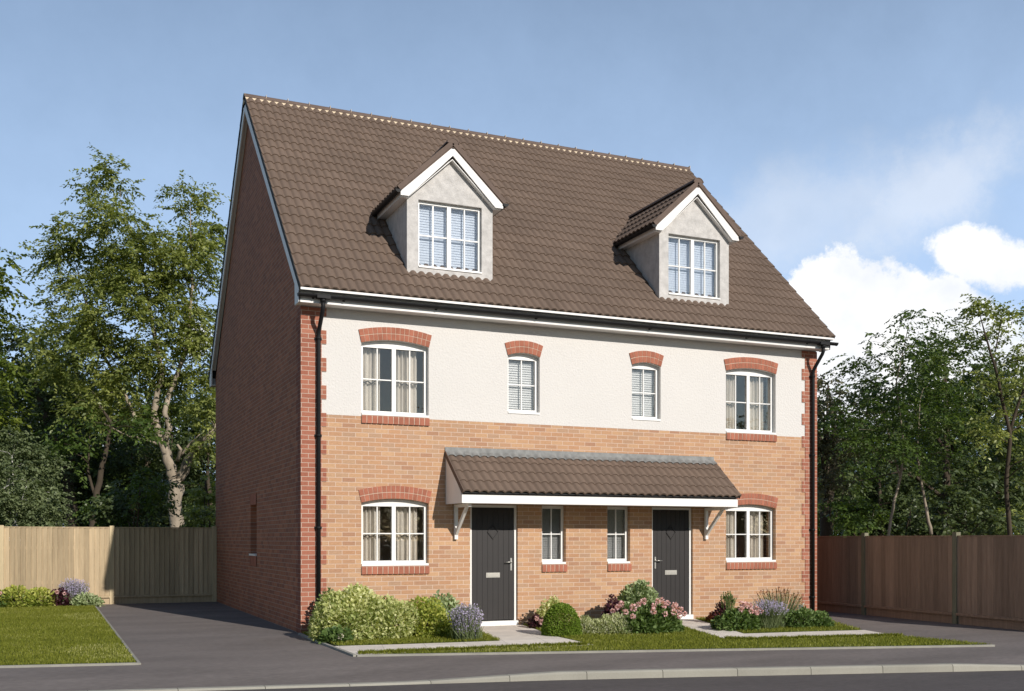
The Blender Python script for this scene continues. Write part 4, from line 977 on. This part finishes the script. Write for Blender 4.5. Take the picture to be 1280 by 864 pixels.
def shrub(name, label, c, r, mat, n, leaf, seed, group='plants in the front garden', mats2=None, lump=.25, cat='plant', shell=.55, flower=None, petal=.05, up=.4):
    """leafy mound: c = centre of its foot, r = (rx, ry, height)"""
    rg = np.random.default_rng(seed); root = empty(name, (c[0], c[1], .012), label, cat, group)
    # lumpy radius by random bumps
    bd_ = rg.normal(size=(14, 3)); bd_[:, 2] = abs(bd_[:, 2]); bd_ /= np.linalg.norm(bd_, axis=1, keepdims=True)
    def rad(v): return 1 + lump * (np.clip((v @ bd_.T - .72) / .28, 0, 1).max(axis=1) - .55)
    v = rg.normal(size=(n, 3)); v /= np.linalg.norm(v, axis=1, keepdims=True); v[:, 2] = np.abs(v[:, 2]) * 1.0
    low = rg.random(n) < .12; v[low, 2] *= .3
    rr = (shell + (1 - shell) * rg.random(n) ** .6) * rad(v)
    P = v * rr[:, None] * np.array([r[0], r[1], r[2] * .93]); P[:, 2] = P[:, 2] + .01
    Dd = v * .9 + rg.normal(size=(n, 3)) * .6 + np.array([0, 0, up])
    cl = rg.integers(0, 12, n); d = v @ bd_.T; tone = np.clip(.2 + .6 * (np.argmax(d, axis=1) / 13.0) + rg.normal(size=n) * .12, 0, 1)
    s = rg.uniform(.7, 1.25, n)
    V, F = leaves(P, Dd, s * leaf[0], s * leaf[1], rg, .12)
    np_mesh('foliage', V, F, mat, root, tone)
    st = MB()
    for k_ in range(14):
        a = rg.uniform(0, 6.28); q = rg.uniform(.2, .85); e = Vector((math.cos(a) * r[0] * q * .8, math.sin(a) * r[1] * q * .8, r[2] * rg.uniform(.5, .8)))
        st.tube([(e.x * .08, e.y * .08, 0), e * .5 + Vector((0, 0, .03)), e], [.008, .006, .003], 5, cap=False)
    st.build('stem', M['bark_dark'], root)
    if flower is not None:
        pts, mt = flower
        for (fx_, fy_, fz_, fr_) in pts:
            nn = 46; vv = rg.normal(size=(nn, 3)); vv /= np.linalg.norm(vv, axis=1, keepdims=True)
            PP = vv * fr_ * .45 + np.array([fx_, fy_, fz_]); V, F = leaves(PP, vv + rg.normal(size=(nn, 3)) * .35, fr_ * .75, fr_ * .34, rg, .0)
            np_mesh('flower', V, F, mt, root, rg.random(nn))
            # a stalk down into the leaves
            k_ = MB(); k_.tube([(fx_, fy_, fz_ - fr_ * .2), (fx_ * .7, fy_ * .7, max(.05, fz_ * .4))], [.004, .005], 5, cap=False); k_.build('flower_stalk', M['stalk'], root)
    return root
M['stalk'] = plain('green_stalk', (.08, .13, .03), .7)
def spikes(name, label, c, r, n, h, seed, fl_mat, group='plants in the front garden', flen=.12, st_mat=None, splay=.45, fw=.008, basek=.45, frac=1.0, cat='plant'):
    """tuft of upright stalks, each ending in a spike of small flowers"""
    rg = np.random.default_rng(seed); root = empty(name, (c[0], c[1], .012), label, cat, group)
    a = rg.uniform(0, 6.28, n); q = np.sqrt(rg.random(n)); b = np.stack([np.cos(a) * q * r[0] * basek, np.sin(a) * q * r[1] * basek, np.zeros(n)], 1)
    hh = h * rg.uniform(.72, 1.0, n) * (1 - .22 * q ** 2)
    t = b + np.stack([np.cos(a) * q * r[0] * splay, np.sin(a) * q * r[1] * splay, hh], 1) + rg.normal(size=(n, 3)) * np.array([.02, .02, .01])
    w = .0035; S = rg.normal(size=(n, 3)); S[:, 2] = 0; S /= np.linalg.norm(S, axis=1, keepdims=True)
    m = (b + t) / 2 + np.stack([-np.cos(a) * q * r[0] * .06, -np.sin(a) * q * r[1] * .06, .04 * hh], 1)
    V = np.concatenate([np.stack([b - S * w, b + S * w, m + S * w, m - S * w], 1).reshape(-1, 3), np.stack([m - S * w, m + S * w, t + S * w * .5, t - S * w * .5], 1).reshape(-1, 3)])
    np_mesh('stalk', V, np.arange(len(V)).reshape(-1, 4), st_mat or SM['stem'], root, rg.random(len(V) // 4))
    nb = int(n * 1.6); bb = rg.normal(size=(nb, 3)) * np.array([r[0] * .3, r[1] * .3, 0]); V, F = leaves(bb, rg.normal(size=(nb, 3)) * .35 + np.array([0, 0, 1]), h * .5 * rg.uniform(.5, 1.1, nb), .005, rg, 0)
    np_mesh('foliage', V, F, st_mat or SM['stem'], root, rg.random(nb))
    k_ = int(n * frac); per = 9; d = (t[:k_] - m[:k_]); d /= np.linalg.norm(d, axis=1, keepdims=True)
    f = rg.random((k_, per, 1)); P = (t[:k_, None, :] - d[:, None, :] * f * flen).reshape(-1, 3); Dd = (d[:, None, :] * .8 + rg.normal(size=(k_, per, 3)) * .6).reshape(-1, 3)
    V, F = leaves(P, Dd, .024, fw, rg, 0); np_mesh('flower_spike', V, F, fl_mat, root, rg.random(len(P)))
    return root
def G(px, py, z=.02):
    d = (FW + RT * ((px - 640) / FPX) + Vector((0, 0, (HOR - py) / FPX))); t = (z - CAM.z) / d.z; return CAM + d * t
rgf = random.Random(8)
def foot(px, py, back=.3):      # foot of a plant whose front edge shows at px, py
    p = G(px, py); q = p + FW * back; return (q.x, q.y)
# bed one (left of the left door)
shrub('variegated_shrub', 'big cream variegated shrub at the left corner under the arched window', foot(433, 802, .55), (.56, .52, .78), SM['varieg'], 9500, (.066, .021), 101, lump=.4)
shrub('variegated_shrub', 'lower cream variegated shrub right of the biggest one at the corner', foot(482, 800, .45), (.44, .44, .62), SM['varieg'], 5500, (.06, .02), 102, lump=.45)
shrub('yellow_shrub', 'yellow green shrub in front of the wall between variegated shrub and lavender', foot(528, 798, .4), (.40, .38, .55), SM['yellow'], 4400, (.052, .018), 103, lump=.45)
shrub('green_shrub', 'sage green leafy shrub just behind the lavender by the left door', foot(548, 794, .5), (.34, .32, .56), SM['sage'], 2200, (.08, .024), 104, lump=.5)
shrub('small_plant', 'small leafy ground plant at the driveway corner before the biggest variegated shrub', foot(418, 804, .15), (.24, .18, .18), SM['mid'], 500, (.08, .03), 105, lump=.3, flower=([(.03, -.14, .10, .05)], SM['white']))
shrub('dark_shrub', 'dark green shrub against the downpipe behind the big variegated one', foot(404, 796, .6), (.24, .26, .64), SM['mid'], 1500, (.06, .022), 106, lump=.5)
spikes('lavender', 'clump of lilac lavender beside the left front door', foot(582, 802, .25), (.25, .24), 620, .58, 107, SM['lav'], flen=.32, splay=.25, fw=.010, basek=.75)
# middle bed
shrub('box_ball', 'clipped round green box ball between the two doors', foot(703, 796, .3), (.31, .31, .53), SM['box'], 9500, (.030, .010), 108, lump=.05, shell=.86, up=.1)
shrub('cream_shrub', 'pale cream flowering shrub behind the box ball', foot(692, 789, .9), (.26, .24, .48), SM['varieg'], 1500, (.05, .018), 109, lump=.4)
shrub('purple_shrub', 'dark purple leaved plant with a pink bloom left of the box ball', foot(671, 787, .3), (.12, .13, .22), SM['purple'], 420, (.05, .018), 110, flower=([(.02, -.16, .12, .05), (-.05, -.12, .18, .04)], SM['pink']))
for i, (px_, rr_, hh_, lab) in enumerate([(735, .22, .27, 'white flowered low plant touching the box ball on its right'), (756, .20, .29, 'white flowered low plant in the middle of the row before the brick wall'), (775, .22, .31, 'white flowered low plant next to the pink peony')]):
    shrub('white_flowered_plant', lab, foot(px_, 794, .2), (rr_, rr_ * .8, hh_), SM['pale'], 1500, (.05, .009), 111 + i, up=1.1, lump=.4)
shrub('sage_shrub', 'rounded pale sage shrub in front of the right door', foot(806, 787, .75), (.40, .36, .76), SM['sage'], 4200, (.08, .026), 115, lump=.25)
shrub('purple_shrub', 'dark purple leaved shrub between sage shrub and brick wall', foot(772, 788, .7), (.17, .18, .50), SM['purple'], 900, (.06, .02), 116, lump=.5)
PB = [(-.46, .0, .34), (-.35, -.05, .41), (-.24, -.02, .46), (-.1, .05, .50), (.0, -.1, .44), (.10, -.05, .50), (.18, -.12, .45), (.27, -.08, .47), (.34, -.16, .40), (.42, -.06, .43), (.50, -.1, .36), (.31, -.2, .33), (.12, -.24, .31), (-.08, -.22, .36), (.54, -.16, .29), (-.42, -.16, .28), (.22, .02, .52), (.40, -.22, .27)]
shrub('pink_peony', 'broad plant with many pink blooms in front of the sage shrub', foot(812, 793, .35), (.58, .34, .42), SM['mid'], 4800, (.085, .024), 117, lump=.25,
      flower=([(a * 1.0, b - .12, c_ + .02, rgf.uniform(.042, .062)) for a, b, c_ in PB], SM['pink']))
shrub('pink_peony', 'smaller pink flowered plant at the left end of the peony clump', foot(769, 786, .2), (.20, .18, .40), SM['purple'], 700, (.07, .022), 118,
      flower=([(-.10, -.14, .30, .05), (-.02, -.16, .37, .05), (.06, -.15, .42, .055), (.1, -.18, .34, .045), (-.14, -.08, .22, .045)], SM['pink']))
spikes('green_tuft', 'upright green iris leaves between the pink blooms and white plants', foot(792, 790, .35), (.18, .16), 120, .50, 119, SM['mid'], st_mat=SM['mid'], flen=.05)
# right bed
shrub('green_plant', 'dark leafy plant with pink blooms at the left of the right hand bed', foot(930, 789, .35), (.46, .32, .32), SM['mid'], 2600, (.07, .024), 121, lump=.4,
      flower=([(-.10, -.2, .36, .05), (.02, -.15, .42, .06), (.12, -.14, .42, .05), (.2, -.2, .36, .05), (.06, -.24, .33, .05), (.32, -.16, .32, .045), (-.02, -.08, .44, .05), (.16, -.26, .3, .045)], SM['pink']))
shrub('red_leaved_plant', 'small red brown leaved plant at the path side of the right hand bed', foot(896, 777, .15), (.17, .14, .15), SM['red'], 500, (.05, .016), 122)
shrub('purple_shrub', 'dark purple leaved plant behind the pink blooms in the right hand bed', foot(909, 782, .5), (.14, .14, .36), SM['purple'], 420, (.06, .02), 123, lump=.5)
spikes('green_tuft', 'upright green iris leaves against the wall in the right hand bed', foot(922, 784, .8), (.16, .14), 100, .60, 124, SM['mid'], st_mat=SM['mid'], flen=.05)
spikes('lavender', 'loose grey lavender clump in the middle of the right hand bed', foot(966, 788, .35), (.36, .30), 420, .54, 125, SM['lav'], flen=.10, splay=.6, frac=.5)
spikes('feather_grass', 'tall feathery grass tuft with brown tips near the right downpipe', foot(985, 786, .6), (.44, .30), 330, .72, 126, SM['red'], flen=.06, splay=.7, frac=.2)
shrub('green_plant', 'low green mound with white specks at the right end of the front garden', foot(1008, 786, .35), (.34, .26, .30), SM['mid'], 1900, (.05, .018), 127, lump=.4)
shrub('silver_shrub', 'pale silver flowered plant in front of the feathery grass', foot(1004, 784, .2), (.15, .14, .36), SM['silver'], 500, (.045, .014), 128, lump=.5)
shrub('green_plant', 'low spreading green plant at the driveway edge by the right corner', foot(1028, 785, .3), (.26, .24, .24), SM['mid'], 1300, (.05, .018), 129, lump=.4)
# left lawn border
gl_ = 'plants in front of the left fence'
BD = [(-5.05, 8.75, .45, .45, 'mid', 1800, 'bushy green plant with pink blooms at the far left of the left border', [(-.1, -.3, .40, .06), (.15, -.3, .42, .055), (.3, -.25, .34, .05), (-.25, -.25, .3, .05)]),
      (-4.45, 8.8, .42, .46, 'yellow', 1500, 'yellow green feathery plant second from the left of the left border', None),
      (-3.95, 8.75, .34, .42, 'yellow', 1200, 'bright yellow green plant in the middle of the left border', None),
      (-3.55, 8.8, .28, .40, 'purple', 800, 'dark purple leaved plant with small pink blooms left of the left lavender', [(-.05, -.2, .34, .045), (.1, -.2, .3, .04)]),
      (-3.0, 8.75, .34, .26, 'sage', 1200, 'low sage green plant at the right end of the left border', None),
      (-5.9, 8.75, .45, .5, 'mid', 1300, 'leafy green plant just outside the left border of the view', None)]
for i, (x_, y_, r_, h_, mt, n_, lab, fl_) in enumerate(BD):
    shrub('border_plant', lab, (x_, y_), (r_, r_ * .8, h_), SM[mt], n_, (.07, .024), 140 + i, gl_, flower=(fl_, SM['pink']) if fl_ else None)
spikes('lavender', 'clump of lilac lavender in the left border against the pale fence', (-3.25, 8.95), (.34, .28), 380, .66, 150, SM['lav'], gl_, flen=.3, splay=.3, fw=.013, basek=.7)

# ---------------------------------------------------------------- grass blades
GM = leaf_mat('grass_blade', [(.115, .14, .018), (.18, .20, .025), (.24, .25, .038), (.56, .54, .24)], .35, .6, .15)
def inside(P, poly):
    x, y = P[:, 0], P[:, 1]; r = np.zeros(len(P), bool); n = len(poly); j = n - 1
    for i in range(n):
        xi, yi = poly[i]; xj, yj = poly[j]; c = ((yi > y) != (yj > y)) & (x < (xj - xi) * (y - yi) / (yj - yi + 1e-12) + xi); r ^= c; j = i
    return r
def grass(poly, n, h, seed, z=.016):
    rg = np.random.default_rng(seed); xs_ = [p[0] for p in poly]; ys_ = [p[1] for p in poly]
    P = np.stack([rg.uniform(max(min(xs_), -10), max(xs_), n), rg.uniform(min(ys_), max(ys_), n)], 1); P = P[inside(P, poly)]
    k_ = len(P); P = np.concatenate([P, np.full((k_, 1), z)], 1)
    patch = np.sin(P[:, 0] * 2.1 + np.sin(P[:, 1] * 1.7) * 1.5) * np.sin(P[:, 1] * 2.7 + P[:, 0]) ; tone = np.clip(.35 + .22 * patch + rg.normal(size=k_) * .15, 0, 1)
    # pale seeding patches
    hot = (np.sin(P[:, 0] * 1.3 + 2.1) * np.sin(P[:, 1] * .9 + 1.3 + P[:, 0] * .4) > .62) & (rg.random(k_) < .5); tone[hot] = 1
    H = h * rg.uniform(.6, 1.3, k_)
    V, F = leaves(P, rg.normal(size=(k_, 3)) * np.array([.45, .45, .1]) + np.array([0, 0, 1]), H, H * .10, rg, 0)
    o = np_mesh('grass', V, F, GM, None, tone); return tag(o, None, None, None, 'stuff')
def lab(o, l): o['label'] = l; o['category'] = 'grass'
lab(grass(left_lawn, 260000, .040, 201), 'short mown grass of the left lawn beside the driveway')
lab(grass([(p[0], p[1]) for p in mid_lawn], 120000, .040, 202), 'short grass of the front verge between paths and pavement')
lab(grass(bed_one, 16000, .045, 203), 'short grass under the shrubs left of the left door')
lab(grass(bed_three, 16000, .045, 204), 'short grass under the plants right of the right door')
# ragged tufts overhanging the slab edge
def tufts(pts, n, seed, label):
    rg = np.random.default_rng(seed); Ps = []
    for a, b in zip(pts[:-1], pts[1:]):
        a = np.array(a); b = np.array(b); m = int(n * np.linalg.norm(b - a)); t = rg.random(m)[:, None]; nrm = np.array([-(b - a)[1], (b - a)[0]]); nrm = nrm / np.linalg.norm(nrm)
        off = (.05 + .05 * np.sin(t * 17 + a[0] * 5) + .03 * np.sin(t * 41)) * rg.random((m, 1)); Ps.append(a + (b - a) * t + nrm * off * -1)
    P = np.concatenate(Ps); k_ = len(P); P = np.concatenate([P, np.full((k_, 1), .018)], 1); H = .06 * rg.uniform(.5, 1.2, k_)
    V, F = leaves(P, rg.normal(size=(k_, 3)) * np.array([.6, .6, .1]) + np.array([0, 0, 1]), H, H * .09, rg, 0); o = np_mesh('grass', V, F, GM, None, np.clip(rg.random(k_) * .6, 0, 1)); tag(o, label, 'grass', None, 'stuff')
tufts([(8.42, -4.42), (6.75, -4.14), (5.9, -4.02), (5.62, -3.72)], 1800, 301, 'ragged grass fringe along the right hand slab path')
tufts([(3.30, -3.66), (2.16, -3.62), (.54, -3.56), (.0, -3.52)], 1800, 302, 'ragged grass fringe along the left hand slab path')
print('leaves', TOTAL)
